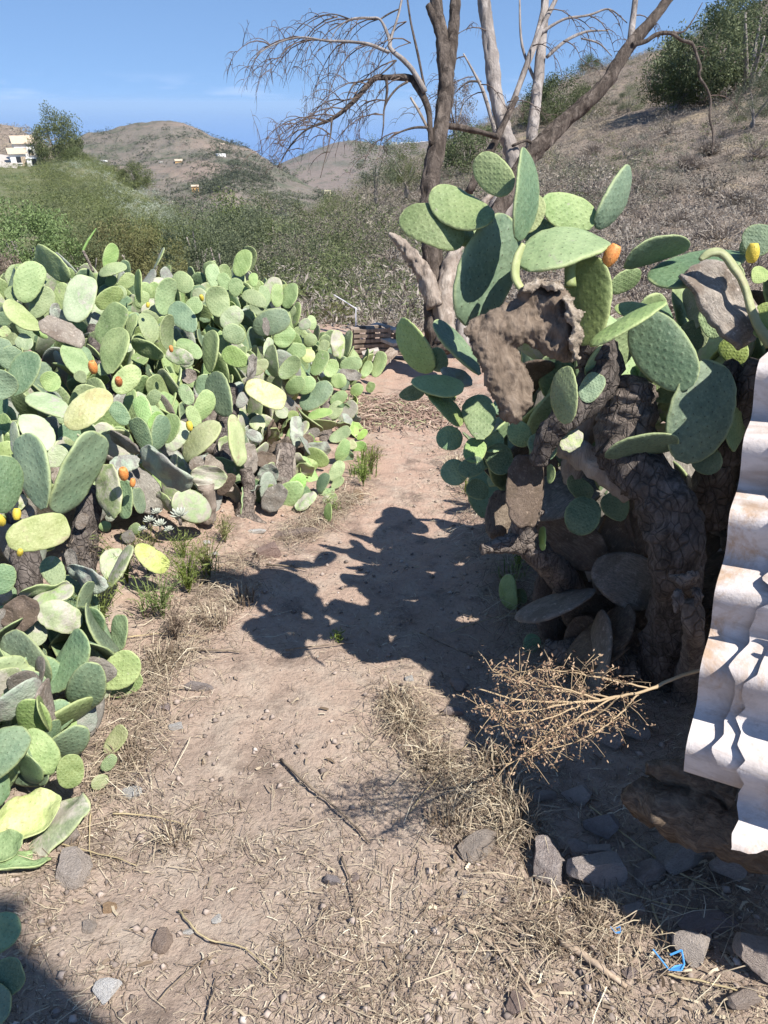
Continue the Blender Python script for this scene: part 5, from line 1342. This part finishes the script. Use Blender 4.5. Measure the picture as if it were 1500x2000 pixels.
mb = MB(); px_tube(mb, [(696, 690, 10., 1.4), (695, 640, 10., 1.3), (695, 600, 10., 1.2)], 6); adopt(obj('mast', mb.mesh('mast'), mt), AN)
mb = MB(); px_tube(mb, [(652, 576, 10., 1.2), (675, 590, 10., 1.2), (700, 606, 10., 1.2)], 6); adopt(obj('bar', mb.mesh('bar'), mt), AN)

# ------------------------------------------------------------------ stones
def rock_mesh(seed, sub=3, flatn=9):
    rs = random.Random(seed)
    bm = bmesh.new(); bmesh.ops.create_icosphere(bm, subdivisions=sub, radius=1.)
    pl = []
    for i in range(flatn):
        n = Vector((rs.gauss(0, 1), rs.gauss(0, 1), rs.gauss(0, 1))).normalized(); pl.append((n, rs.uniform(.42, .74)))
    for v in bm.verts:
        for n, h in pl:
            q = v.co.dot(n)
            if q > h: v.co -= n * (q - h)
        v.co *= 1 + .09 * mnoise.noise(v.co * 2.3 + Vector((seed, 0, 0))) + .03 * mnoise.noise(v.co * 7 + Vector((seed, 3, 0)))
    me = bpy.data.meshes.new('stone'); bm.to_mesh(me); bm.free()
    me.polygons.foreach_set('use_smooth', [True] * len(me.polygons)); me.set_sharp_from_angle(angle=math.radians(24))
    me.materials.append(None)
    return me
ROCKS = [rock_mesh(s) for s in range(8)]
def stone_mat(name, c, c2):
    m, n, l, b = nodes(name)
    to = n.new('ShaderNodeTexCoord'); oi = n.new('ShaderNodeObjectInfo'); v = to.outputs['Object']
    f = noise_n(n, l, v, 2.5, 8, .7); f2 = noise_n(n, l, v, 14, 5, .7)
    k = mixc(n, l, rng_n(n, l, f, .35, .65), c, c2); k = mixc(n, l, rng_n(n, l, f2, .5, .7, 0, .6), k, [x * .6 for x in c])
    k = hsv(n, l, k, oi.outputs['Random'], .15, .01, .2)
    l.new(k, b.inputs['Base Color']); b.inputs['Roughness'].default_value = .92; b.inputs['Specular IOR Level'].default_value = .15
    bump(n, l, b, math_n(n, l, 'ADD', f, f2), .7, .15)
    return m
SM = {'grey': stone_mat('stone_grey', (.37, .31, .27), (.49, .42, .37)), 'pink': stone_mat('stone_pink', (.30, .225, .19), (.40, .31, .26)), 'white': stone_mat('stone_white', (.58, .55, .50), (.74, .72, .68)),
      'tan': stone_mat('stone_tan', (.38, .25, .14), (.46, .33, .2)), 'purple': stone_mat('stone_purple', (.29, .245, .23), (.38, .325, .305)), 'speck': stone_mat('stone_speckled', (.30, .24, .21), (.50, .43, .38))}
def stone(px, py, w, h, mat, label):
    p = G(px, py); d = p.y * CP + (CAMZ - p.z) * SP
    o = obj('stone', ROCKS[random.randrange(8)], SM[mat], None, True)
    rx = w * d / F / 2 * 1.25; ry = h * d / F / 2 * 1.35
    o.scale = (rx, max(ry, rx * .6), min(rx, ry) * .75); o.rotation_euler = (R(-.2, .2), R(-.2, .2), R(-.4, .4))
    o.location = p + Vector((0, 0, min(rx, ry) * (.28 if px < 880 else .5)))
    tag(o, label, 'stone', 'stones lying about the path')
for a in [
    (935, 1665, 80, 50, 'grey', 'grey stone nearest the path in the row of stones at lower right'), (1070, 1695, 80, 75, 'speck', 'pale speckled stone in the row at lower right'), (1165, 1715, 100, 75, 'grey', 'largest flat grey stone in the row at lower right'),
    (1130, 1663, 60, 34, 'grey', 'grey stone wedged behind the largest flat stone'), (1172, 1672, 46, 36, 'grey', 'grey stone at the shadow edge behind the largest flat stone'), (1265, 1718, 55, 50, 'pink', 'pinkish stone right of the largest flat stone'),
    (1325, 1685, 95, 66, 'grey', 'shaded rounded stone below the rotten log'), (1420, 1702, 80, 50, 'grey', 'shaded stone below the log near the right edge'), (1238, 1785, 42, 34, 'grey', 'dark small stone above the brown stick heap'),
    (1345, 1858, 75, 62, 'grey', 'grey stone beside the blue plastic'), (1485, 1885, 90, 95, 'grey', 'big dark grey stone at the lower right edge'), (1380, 1812, 95, 36, 'purple', 'flat purple grey stone near the lower right edge'),
    (650, 1722, 30, 28, 'purple', 'small round grey stone in the middle of the lower path'), (696, 1716, 20, 24, 'pink', 'small pinkish stone right of the round grey one'), (690, 1938, 28, 16, 'pink', 'small pinkish pebble at the bottom middle'),
    (390, 1345, 46, 26, 'purple', 'dark purple grey stone on the left of the path'), (325, 1385, 24, 22, 'purple', 'small grey stone below the dark purple stone'), (345, 1422, 26, 20, 'white', 'small white stone on the left of the path'),
    (265, 1528, 40, 28, 'pink', 'pinkish chip above the white block'), (262, 1552, 42, 30, 'white', 'white angular block beside the fallen yellow pad'), (148, 1702, 80, 66, 'grey', 'rounded brown grey stone below the fallen pads'),
    (125, 1642, 50, 44, 'grey', 'grey stone next to the fallen yellow pad'), (320, 1840, 46, 38, 'pink', 'flat pink stone at the lower left'), (215, 1774, 34, 20, 'tan', 'orange tan stone fragment at the lower left'),
    (426, 1798, 20, 22, 'white', 'small bright white pebble at the lower left'), (367, 1822, 22, 12, 'white', 'flat white pebble left of the bright white pebble'), (212, 1938, 56, 44, 'white', 'cracked white chunk near the lower left corner'),
    (390, 1597, 20, 16, 'pink', 'small pink pebble above the dry tuft'), (176, 1812, 34, 24, 'grey', 'dull grey stone at the lower left'), (905, 1750, 18, 20, 'grey', 'small grey pebble left of the stick heap'),
    (420, 1842, 18, 16, 'pink', 'small pink pebble under the bright white pebble'), (500, 1040, 34, 12, 'white', 'flat white stone at the foot of the hedge trunk'), (575, 1048, 78, 26, 'pink', 'flat pinkish rock beside the foot of the hedge'),
    (525, 1085, 44, 44, 'pink', 'reddish earth-coloured rock sunk in the path edge'), (700, 970, 26, 22, 'tan', 'yellow tan stone at the far left edge of the path'), (685, 985, 14, 10, 'tan', 'small yellow stone at the far left path edge'),
    (800, 1328, 16, 18, 'white', 'tiny white stone at the edge of the shadow'), (885, 1395, 34, 24, 'purple', 'shaded stone left of the dry weed'), (895, 1345, 40, 26, 'grey', 'upper shaded stone left of the dry weed'), (1245, 1440, 40, 36, 'grey', 'shaded stone under the dry weed stem'),
    (1200, 1455, 50, 36, 'grey', 'second shaded stone under the dry weed stem'), (1130, 1560, 60, 40, 'grey', 'shaded stone left of the rotten log'), (1060, 1560, 44, 30, 'grey', 'shaded stone farther left of the rotten log'), (1180, 1620, 70, 46, 'purple', 'shaded stone in front of the rotten log tip'),
    (1020, 1450, 50, 30, 'grey', 'shaded stone under the dry weed flowers'), (960, 1470, 36, 24, 'purple', 'shaded stone left under the dry weed flowers'), (1230, 1905, 30, 20, 'pink', 'pink stone left of the blue plastic'), (1010, 1965, 40, 44, 'pink', 'pink splintered stone at the bottom right of the path'),
    (1090, 1930, 26, 18, 'pink', 'small reddish stone under the thick stick'), (1450, 1960, 60, 40, 'grey', 'grey stone in the lower right corner'), (950, 1870, 18, 14, 'grey', 'tiny grey stone left of the pale stick'), (290, 1200, 30, 20, 'pink', 'pinkish stone among the weeds on the left'),
    (420, 1085, 22, 14, 'white', 'small white chip among the weeds at the hedge foot'), (405, 1062, 18, 12, 'white', 'tiny white chip nearest the white succulents')]:
    stone(*a)

# ------------------------------------------------------------------ sticks and litter
M['straw'] = island_mat('straw', [(0, (.12, .085, .055)), (.4, (.20, .155, .115)), (.7, (.32, .26, .185)), (.92, (.45, .38, .265)), (1, (.60, .54, .41))])
M['stick'] = bark_mat('stick_bark', (.15, .115, .085), (.34, .27, .19), 2., 4., .5, .005)
M['reed'] = plain('dry_reed', (.38, .31, .18), .7, .3, 14, .2)
M['wood_chip'] = bark_mat('split_wood', (.32, .24, .17), (.50, .40, .30), 2., 6., .5, .006)
def gstick(pts, rpx, mat, label, lift=.012):
    mb = MB(); v = []; r = []
    q = smooth_path([(a[0], a[1]) for a in pts], 6)
    for i, a in enumerate(q):
        p = G(a[0], a[1]); d = p.y * CP + (CAMZ - p.z) * SP
        t = i / (len(q) - 1)
        v.append(p + Vector((R(-1, 1) * .002, R(-1, 1) * .002, lift + .006 * math.sin(math.pi * t)))); r.append(rpx * (.7 if mat == 'reed' else 1.) * d / F * (1 - .5 * t))
    mb.tube(v, r, 6, .2, R(0, 30))
    tag(obj('stick', mb.mesh('stick'), M[mat]), label, 'stick', 'sticks and stalks lying on the ground')
for a in [
    ([(550, 1490), (600, 1540), (660, 1590), (722, 1650)], 3.5, 'stick', 'long dark stalk slanting across the middle of the lower path'), ([(85, 1648), (180, 1672), (268, 1696)], 2.5, 'reed', 'yellow stalk above the rounded brown grey stone'),
    ([(350, 1785), (400, 1840), (480, 1862), (540, 1915)], 3, 'reed', 'bent yellow stalk at the lower left of the path'), ([(310, 1962), (360, 1915), (420, 1870)], 2.5, 'stick', 'straight dark stalk at the bottom left'),
    ([(668, 1680), (690, 1750), (700, 1845)], 2.5, 'stick', 'thin upright stalk right of the round grey stone'), ([(895, 1815), (950, 1845), (1000, 1895), (1045, 1955)], 5, 'wood_chip', 'pale curved stick at the bottom right of the path'),
    ([(1095, 1845), (1150, 1885), (1222, 1935)], 9, 'wood_chip', 'thick split stick in the litter at the bottom right'), ([(1150, 1580), (1220, 1640), (1290, 1690), (1432, 1772)], 3, 'reed', 'long straight stalk running out of the shade at lower right'),
    ([(1272, 1775), (1290, 1830), (1308, 1882)], 4, 'reed', 'yellow reed stuck into the blue plastic'), ([(1300, 1910), (1380, 1930), (1490, 1955)], 4, 'reed', 'yellow reed right of the blue plastic'),
    ([(1268, 1690), (1320, 1715), (1385, 1735)], 3, 'reed', 'pale reed below the shaded rounded stone'), ([(1105, 1750), (1150, 1810), (1205, 1875)], 4, 'stick', 'dark stick beside the thick split stick'),
    ([(800, 1592), (860, 1520), (935, 1436)], 1.6, 'reed', 'thin green-yellow grass stalk at the shadow edge'), ([(405, 2000), (415, 1960), (426, 1915)], 2.5, 'stick', 'short dark stalk at the bottom edge'),
    ([(178, 1595), (177, 1640), (180, 1692)], 2.2, 'reed', 'short upright reed below the fallen pads'), ([(222, 1595), (290, 1602), (362, 1616)], 2.5, 'reed', 'yellow reed right of the white block'),
    ([(520, 1108), (560, 1112), (600, 1118)], 2, 'stick', 'thin stick at the path edge below the hedge'), ([(250, 1250), (330, 1245), (400, 1250)], 2, 'reed', 'pale reed among the weeds at the left path edge'),
    ([(560, 1275), (610, 1270), (690, 1262)], 2, 'stick', 'dark thin stick in the cactus shadow'), ([(290, 1280), (380, 1276), (470, 1278)], 3, 'stick', 'dark twig along the left path edge'),
    ([(1060, 1770), (1160, 1760), (1260, 1790)], 2.5, 'reed', 'pale reed below the row of stones'), ([(960, 1795), (1020, 1830), (1060, 1880)], 3, 'wood_chip', 'split piece left of the thick stick'),
    ([(390, 1150), (420, 1120), (440, 1108)], 1.8, 'reed', 'short reed beside the pale green pad'), ([(1200, 1745), (1300, 1775), (1420, 1790)], 2.2, 'reed', 'second pale reed below the pinkish stone'),
    ([(880, 1240), (960, 1215), (1080, 1190)], 1.5, 'reed', 'thin pale straw under the right cactus'), ([(820, 1240), (900, 1280), (1010, 1300)], 1.6, 'stick', 'thin curved twig in the shade of the right cactus')]:
    gstick(*a)

def ribbons(name, xs, ys, ln, wd, mat, label, lift=.006, arch=.25):
    n = len(xs)
    a = rng.uniform(0, 6.283, n)
    dx = np.cos(a); dy = np.sin(a)
    cv = rng.normal(0, .35, n)
    V = np.zeros((n, 6, 3))
    for k, t in enumerate((-.5, 0., .5)):
        bx = xs + dx * ln * t + (-dy) * ln * cv * (t * t - .12); by = ys + dy * ln * t + dx * ln * cv * (t * t - .12)
        z = ground_h(bx, by) + lift + rng.uniform(0, 1, n) * ln * arch * (.9 if k == 1 else .35)
        tl = rng.normal(0, .5, n)
        sx = -dy * wd / 2; sy = dx * wd / 2
        V[:, 2 * k] = np.stack([bx - sx, by - sy, z - tl * wd * .5], 1); V[:, 2 * k + 1] = np.stack([bx + sx, by + sy, z + tl * wd * .5], 1)
    base = np.arange(n)[:, None] * 6
    f = np.concatenate([base + np.array([0, 1, 3, 2]), base + np.array([2, 3, 5, 4])])
    return tag(obj(name, np_mesh(name, V.reshape(-1, 3), f), mat), label, None, None, 'stuff')
def litter_sample(n, fn, y0=.55, y1=4.6):
    out = []
    while len(out) < n:
        y = y0 + (y1 - y0) * rng.uniform(0, 1, 20000) ** 1.5
        x = rng.uniform(-1, 1, 20000) * (.62 * y + .35) + .05
        wgt = fn(x, y)
        keep = rng.uniform(0, 1, 20000) < wgt
        out += list(zip(x[keep], y[keep]))
    a = np.array(out[:n]); return a[:, 0], a[:, 1]
def w_straw(x, y):
    p = np.clip(vnoise(x * 3.2, y * 3.2, 77) * 1.1 + vnoise(x * 9, y * 9, 78) * .7 - .45, .05, 1)
    cx = np.interp(y, PATH_Y, PATH_X)
    bare = np.exp(-((x - cx) / .28) ** 2) * np.clip((y - 1.5) / 1.0, 0, 1)
    return p * (1 - .85 * bare)
x, y = litter_sample(44000, w_straw)
ribbons('straw_litter', x, y, rng.uniform(.007, .028, len(x)), rng.uniform(.0008, .0018, len(x)), M['straw'], 'short dry straw littering the path')
x, y = litter_sample(1500, lambda x, y: w_straw(x, y) ** 1.5)
ribbons('long_straw', x, y, rng.uniform(.04, .12, len(x)), rng.uniform(.0010, .0019, len(x)), M['straw'], 'longer dry grass stalks on the path', .008, .12)
x, y = litter_sample(1300, lambda x, y: np.where((x > .1) & (y < 1.5), 1., .12))
ribbons('leaf_litter', x, y, rng.uniform(.012, .035, len(x)), rng.uniform(.003, .007, len(x)), M['straw'], 'broken leaves and chips in the litter', .006, .3)
def mat_along(name, line, n, spread, label, ln=(.05, .15), mat='straw'):
    xs = []; ys = []
    for i in range(n):
        t = R(0, len(line) - 1.001); k = int(t); a, b = line[k], line[k + 1]
        xs.append(lerp(a[0], b[0], t - k) + random.gauss(0, spread)); ys.append(lerp(a[1], b[1], t - k) + random.gauss(0, spread))
    return ribbons(name, np.array(xs), np.array(ys), rng.uniform(ln[0], ln[1], n), rng.uniform(.0010, .0020, n), M[mat], label, .01, .4)
def gl(*pp): return [tuple(G(*p)[:2]) for p in pp]
mat_along('dry_grass', gl((770, 1360), (800, 1430), (860, 1510), (930, 1570), (1010, 1640)), 750, .05, 'matted dry grass along the edge of the shade')
mat_along('border_grass', gl((480, 1090), (420, 1150), (380, 1230), (300, 1330), (250, 1430), (220, 1540)), 1300, .07, 'dry grass along the left border of the path')
mat_along('corner_grass', gl((900, 1760), (1050, 1800), (1200, 1830), (1400, 1800)), 450, .10, 'dry stalks heaped about the stones at lower right', (.04, .13))
mat_along('far_grass', gl((700, 960), (640, 1010), (560, 1060)), 900, .06, 'dry grass along the foot of the hedge')
mat_along('bank_grass', gl((880, 880), (930, 960), (950, 1050), (1000, 1150), (1050, 1250), (1150, 1330)), 1500, .09, 'dry grass under the right cactus')
# twigs heaped across the far end of the path
def pile():
    n = 1900
    px = rng.uniform(655, 870, n); t = rng.uniform(0, 1, n)
    pts = [G(650 + 220 * a, 785 + 45 * b) for a in np.linspace(0, 1, 9) for b in np.linspace(0, 1, 5)]
    c = np.array([p[:] for p in pts]).reshape(9, 5, 3)
    u = rng.uniform(0, 7.999, n); w_ = rng.uniform(0, 3.999, n); iu = u.astype(int); iw = w_.astype(int)
    q = c[iu, iw] + (c[iu + 1, iw] - c[iu, iw]) * (u - iu)[:, None] + (c[iu, iw + 1] - c[iu, iw]) * (w_ - iw)[:, None]
    q[:, :2] += rng.normal(0, .13, (n, 2))
    ribbons('twig_pile', q[:, 0], q[:, 1], rng.uniform(.03, .14, n), rng.uniform(.003, .009, n), island_mat('red_twigs', [(0, (.12, .08, .06)), (.5, (.27, .18, .14)), (.8, (.40, .31, .24)), (1, (.22, .26, .12))]), 'heap of reddish dry twigs at the end of the path', .01, .35)
pile()
def pebbles(n):
    x, y = litter_sample(n, lambda x, y: np.clip(vnoise(x * 2.5, y * 2.5, 5) * 1.3 - .3 + np.where(x > .25, .4, 0), .08, 1), .55, 5.)
    r = .0022 + .012 * rng.uniform(0, 1, n) ** 5
    o = np.array([(1, 0, 0), (0, 1, 0), (-1, 0, 0), (0, -1, 0), (0, 0, .7), (0, 0, -.6)], float)
    V = (o[None] * rng.uniform(.6, 1.3, (n, 6, 1))) * r[:, None, None]
    a = rng.uniform(0, 6.28, n); ca, sa = np.cos(a), np.sin(a)
    X = V[..., 0] * ca[:, None] - V[..., 1] * sa[:, None]; Y = V[..., 0] * sa[:, None] + V[..., 1] * ca[:, None]
    V = np.stack([X + x[:, None], Y + y[:, None], V[..., 2] + (ground_h(x, y) + r * .35)[:, None]], 2)
    f0 = np.array([(0, 1, 4), (1, 2, 4), (2, 3, 4), (3, 0, 4), (1, 0, 5), (2, 1, 5), (3, 2, 5), (0, 3, 5)])
    f = (np.arange(n)[:, None, None] * 6 + f0[None]).reshape(-1, 3)
    tag(obj('pebbles', np_mesh('pebbles', V.reshape(-1, 3), f, True), island_mat('pebble', [(0, (.14, .115, .10)), (.5, (.29, .235, .20)), (.97, (.40, .33, .28)), (1, (.50, .45, .40))])), 'small pebbles and crumbs of earth', None, None, 'stuff')
pebbles(8000)

# ------------------------------------------------------------------ grass and weeds
def blades(n, r, h, w_, lean=.6, seed=0):
    V = []; f = []
    for i in range(n):
        a = R(0, 6.28); q_ = R(0, 1) ** .7 * r * 1.1; b = Vector((math.cos(a) * q_, math.sin(a) * q_, 0)); a += random.gauss(0, 1.1)
        o = Vector((math.cos(a), math.sin(a), 0)); hh = h * R(.25, 1.); ln = R(.2, 1.) * lean
        s = Vector((-o.y, o.x, 0)) * w_ / 2; k = len(V)
        p1 = b + o * hh * ln * .4 + Vector((0, 0, hh * .65)); p2 = b + o * hh * ln * 1.1 + Vector((0, 0, hh * (1 - .45 * ln)))
        V += [b - s, b + s, p1 + s * .8, p1 - s * .8, p2]; f += [(k, k + 1, k + 2, k + 3), (k + 3, k + 2, k + 4)]
    me = bpy.data.meshes.new('blades'); me.from_pydata([tuple(v) for v in V], [], f); return me
M['green_blade'] = leaf_mat('green_blade', (.10, .14, .035), (.24, .30, .09), 6., .3)
def tuft(px, py, hpx, mat, n, label, name='grass_tuft', lean=.8):
    p = G(px, py); d = p.y * CP + (CAMZ - p.z) * SP; h = hpx * d / F
    o = obj(name, blades(n, h * .5, h, .0028 * (d / 1.8), lean), M[mat]); o.location = p - Vector((0, 0, .005))
    tag(o, label, 'grass tuft', 'grass tufts along the path')
for a in [(340, 1645, 60, 'straw', 80, 'dry grass tuft left of the middle of the lower path', 'grass_tuft', 1.2), (960, 1500, 80, 'straw', 150, 'dry grass tuft at the shadow edge, upper one'), (985, 1560, 80, 'straw', 150, 'dry grass tuft at the shadow edge, middle one'), (1010, 1620, 90, 'straw', 190, 'dense dry grass tuft above the grey stone row'),
          (870, 1620, 70, 'straw', 140, 'dry grass tuft left of the grey stone nearest the path'), (800, 1420, 60, 'straw', 140, 'dry grass tuft at the left shadow edge'), (775, 1380, 60, 'straw', 110, 'small dry grass tuft at the upper left shadow edge'), (840, 1490, 60, 'straw', 130, 'dry grass tuft beside the thin grass stalk'),
          (470, 1180, 50, 'straw', 90, 'dry grass tuft by the left path edge below the hedge'), (420, 1220, 60, 'straw', 90, 'dry grass tuft right of the green weeds'), (1150, 1790, 60, 'straw', 120, 'dry grass tuft below the largest flat stone'), (1080, 1850, 60, 'straw', 120, 'dry grass tuft left of the thick split stick'),
          (320, 1300, 60, 'straw', 100, 'dry grass tuft beside the low left prickly pear'), (250, 1480, 60, 'straw', 100, 'dry grass tuft above the white block'), (710, 930, 50, 'green_blade', 60, 'green grassy weed at the far left edge of the path'), (720, 900, 40, 'green_blade', 50, 'upper green weed at the far left path edge'),
          (390, 1120, 80, 'green_blade', 40, 'green weed tuft under the pale green pad'), (300, 1190, 80, 'green_blade', 40, 'green weed tuft at the left among the low pads'), (930, 960, 50, 'green_blade', 60, 'green weed at the right edge of the path'), (1000, 1130, 50, 'green_blade', 50, 'green sprout under the right cactus'),
          (890, 920, 40, 'straw', 90, 'dry grass at the right edge of the far path')]:
    tuft(*a)
def weed(px, py, hpx, d, n, mat, label, wid=.5):
    """Many-branched weed with fine leaves."""
    p = G(px, py); dd = p.y * CP + (CAMZ - p.z) * SP
    h = hpx * dd / F
    t = thing('weed', label, 'weed', p, 'weeds growing by the hedge')
    mb = MB(); cs = []
    for i in range(n):
        a = R(0, 6.28); e = Vector((math.cos(a) * R(.1, wid) * h, math.sin(a) * R(.1, wid) * h, h * R(.55, 1.)))
        q = smooth_path([(0, 0, 0), (e.x * .3, e.y * .3, e.z * .55), tuple(e)], 4)
        mb.tube(q, [.0022, .002, .0018, .0016, .0014, .0012, .001, .0008, .0006], 4)
        for k in range(14):
            b = np.array(q[random.randrange(3, 9)]); cs.append(b + rng.normal(size=3) * .012)
    obj('stem', mb.mesh('stem'), M[mat], t)
    cs = np.array(cs); v, f = leaf_quads(cs, rng.uniform(.005, .016, len(cs)), .3)
    obj('leaves', np_mesh('leaves', v, f), M[mat], t)
for a in [(370, 1160, 110, 0, 34, 'green_blade', 'fine green weed at the path edge right of the pale green pad'), (410, 1130, 90, 0, 26, 'leaf_yellow', 'yellowing weed at the path edge below the hedge trunk'), (290, 1120, 110, 0, 26, 'leaf_yellow', 'yellowing weed below the white succulents'), (345, 1250, 80, 0, 22, 'leaf_dry', 'dry weed at the path edge above the dark twig'), (440, 1060, 60, 0, 18, 'leaf_yellow', 'yellowing weed at the foot of the hedge trunk'), (725, 925, 60, 0, 22, 'leaf_yellow', 'yellowing weed at the far left path edge'), (200, 1230, 120, 0, 26, 'green_blade', 'fine-leaved green weed between the low left pads'), (320, 1210, 110, 0, 24, 'green_blade', 'fine-leaved green weed below the pale green pad'), (180, 1120, 100, 0, 16, 'leaf_dry', 'dry yellowish weed between the large left pads'),
          (250, 1140, 120, 0, 20, 'green_blade', 'green weed below the small orange fruits'), (100, 960, 90, 0, 14, 'leaf_dry', 'thin dry weed in front of the whitish pads'), (360, 1090, 60, 0, 16, 'green_blade', 'small weed right of the white succulents'), (710, 950, 60, 0, 18, 'green_blade', 'leafy weed at the foot of the far hedge end'),
          (650, 1000, 30, 0, 10, 'green_blade', 'tiny sprout on the path edge below the bright pad'), (660, 1250, 20, 0, 8, 'green_blade', 'tiny green sprout in the cactus shadow on the path'), (1010, 1110, 40, 0, 10, 'green_blade', 'small sprout under the low woody branch')]:
    weed(*a)

# dry seeding weed reaching in from the right
DW = thing('dry_weed', 'dry seed-covered weed leaning left in front of the shade', 'weed', P(1350, 1330, 1.75))
M['seed'] = island_mat('dry_seed', [(0, (.17, .10, .065)), (.5, (.31, .205, .13)), (1, (.46, .34, .23))])
M['seed_stem'] = plain('dry_stem', (.36, .27, .165), .8, .2, 20)
def dw(pts, r): 
    mb = MB(); q = smooth_path(pts, 5)
    v = [P(a[0], a[1], a[2]) + Vector((R(-1, 1), R(-1, 1), R(-1, 1))) * .0015 for a in q]
    mb.tube(v, [r * (1 - .75 * i / len(q)) for i in range(len(q))], 6, .2)
    return mb, v
seeds = []; mbs = MB()
main, mv = dw([(1400, 1300, 1.75), (1330, 1320, 1.65), (1270, 1345, 1.58), (1200, 1362, 1.55), (1120, 1372, 1.52), (1020, 1368, 1.5), (935, 1345, 1.48)], .0048)
adopt(obj('stem', main.mesh('stem'), M['seed_stem']), DW)
br = [[(1270, 1345, 1.58), (1200, 1330, 1.56), (1130, 1315, 1.54), (1050, 1308, 1.52), (1000, 1318, 1.5)], [(1250, 1352, 1.57), (1220, 1385, 1.54), (1180, 1420, 1.52), (1120, 1450, 1.5), (1040, 1470, 1.48), (990, 1495, 1.46)],
      [(1200, 1362, 1.55), (1140, 1395, 1.52), (1070, 1440, 1.5), (1020, 1480, 1.48)], [(1170, 1366, 1.54), (1100, 1345, 1.5), (1030, 1335, 1.47), (960, 1310, 1.45)], [(1150, 1368, 1.53), (1080, 1400, 1.5), (1010, 1420, 1.48), (975, 1410, 1.47)],
      [(1120, 1372, 1.52), (1050, 1385, 1.49), (980, 1390, 1.47), (930, 1375, 1.46)], [(1190, 1362, 1.55), (1130, 1352, 1.56), (1060, 1350, 1.57), (990, 1355, 1.57)], [(1210, 1362, 1.55), (1160, 1400, 1.57), (1100, 1420, 1.57), (1040, 1445, 1.57)]]
for b in br:
    m_, v = dw(b, .0021)
    adopt(obj('branch', m_.mesh('branch'), M['seed_stem']), DW)
    for i in range(4, len(v)):
        for k in range(3):
            q = v[i] + Vector((R(-1, 1), R(-1, 1), R(-1, 1))) * .045
            mbs.tube([v[i], (v[i] + q) / 2 + Vector((0, 0, .004)), q], [.0008, .0007, .0005], 4)
            for j in range(9): seeds.append(np.array(v[i].lerp(q, R(.3, 1.1))) + rng.normal(size=3) * .0065)
tg = adopt(obj('twigs', mbs.mesh('twigs'), M['seed_stem']), DW); tg['kind'] = 'stuff'
seeds = np.array(seeds); v, f = leaf_quads(seeds, rng.uniform(.002, .005, len(seeds)), .9)
sd = adopt(obj('seeds', np_mesh('seeds', v, f), M['seed']), DW); sd['kind'] = 'stuff'

# white succulent rosettes at the foot of the hedge
M['succ'] = plain('succulent_leaf', (.38, .40, .33), .6, .15, 10., .3)
def rosette(px, py, d, rpx, label):
    r = rpx * d / F
    t = thing('succulent', label, 'succulent', P(px, py, d), 'white succulents at the hedge foot')
    lf = MB(); lf.tube([(0, 0, 0), (0, .3, .05), (0, .65, .14), (0, .9, .26), (0, 1, .36)], [.08, .15, .18, .11, .01], 7, flat=.45)
    me = lf.mesh('leaf'); me.materials.append(None)
    for k in range(26):
        o = obj('leaf', me, M['succ'], t, True); s = r * (1 - .022 * k)
        o.scale = (s * 1.05, s, s); o.rotation_euler = (math.radians(5 + k * 2.6), 0, k * 2.4)
    mb = MB(); mb.tube([(0, 0, -.9 * r), (0, 0, -.3 * r), (0, 0, .05 * r)], [.16 * r, .15 * r, .14 * r], 7); obj('stem', mb.mesh('stem'), M['bark_pale'], t)
for px, py, rp, lab in [(306, 1002, 13, 'white succulent rosette highest on the left at the hedge foot'), (292, 1018, 15, 'white succulent rosette lower left of the group'), (312, 1026, 16, 'white succulent rosette in the middle of the group'), (350, 1008, 22, 'largest white succulent rosette on the right of the group'), (330, 1036, 12, 'small white succulent rosette lowest of the group'), (278, 1035, 11, 'small white succulent rosette at the far left of the group')]:
    rosette(px, py, 2.75, rp, lab)

# blue plastic
M['blue'] = plain('blue_plastic', (.07, .28, .62), .35, .1, 6., .5)
def plastic(px, py, s, label):
    p = G(px, py); mb = MB()
    o_ = [(-1, .55, .3), (-.2, -.75, .0), (.55, -.95, .25), (1.05, -.35, .0), (1.1, .5, .3), (.2, .25, .12)]
    for i in range(len(o_)):
        a = Vector(o_[i]); b = Vector(o_[(i + 1) % len(o_)])
        if i == 5: continue
        mb.tube([a * s, (a + b) / 2 * s, b * s], [.07 * s] * 3, 5)
    mb.add([Vector((-.2, -.75, .0)) * s, Vector((.55, -.95, .25)) * s, Vector((1.05, -.35, .02)) * s, Vector((.35, -.45, .03)) * s,
            Vector((-.2, -.75, -.06)) * s, Vector((.55, -.95, .19)) * s, Vector((1.05, -.35, -.04)) * s, Vector((.35, -.45, -.03)) * s], [(0, 1, 2, 3), (4, 7, 6, 5), (0, 3, 7, 4), (0, 4, 5, 1), (1, 5, 6, 2), (2, 6, 7, 3)])
    o = obj('plastic_piece', mb.mesh('plastic_piece', False), M['blue']); o.location = p + Vector((0, 0, .03))
    tag(o, label, 'plastic', 'blue plastic scraps')
plastic(1300, 1890, .028, 'broken light blue plastic frame among the litter at lower right')
plastic(1198, 1832, .010, 'tiny blue plastic scrap left of the blue plastic frame')
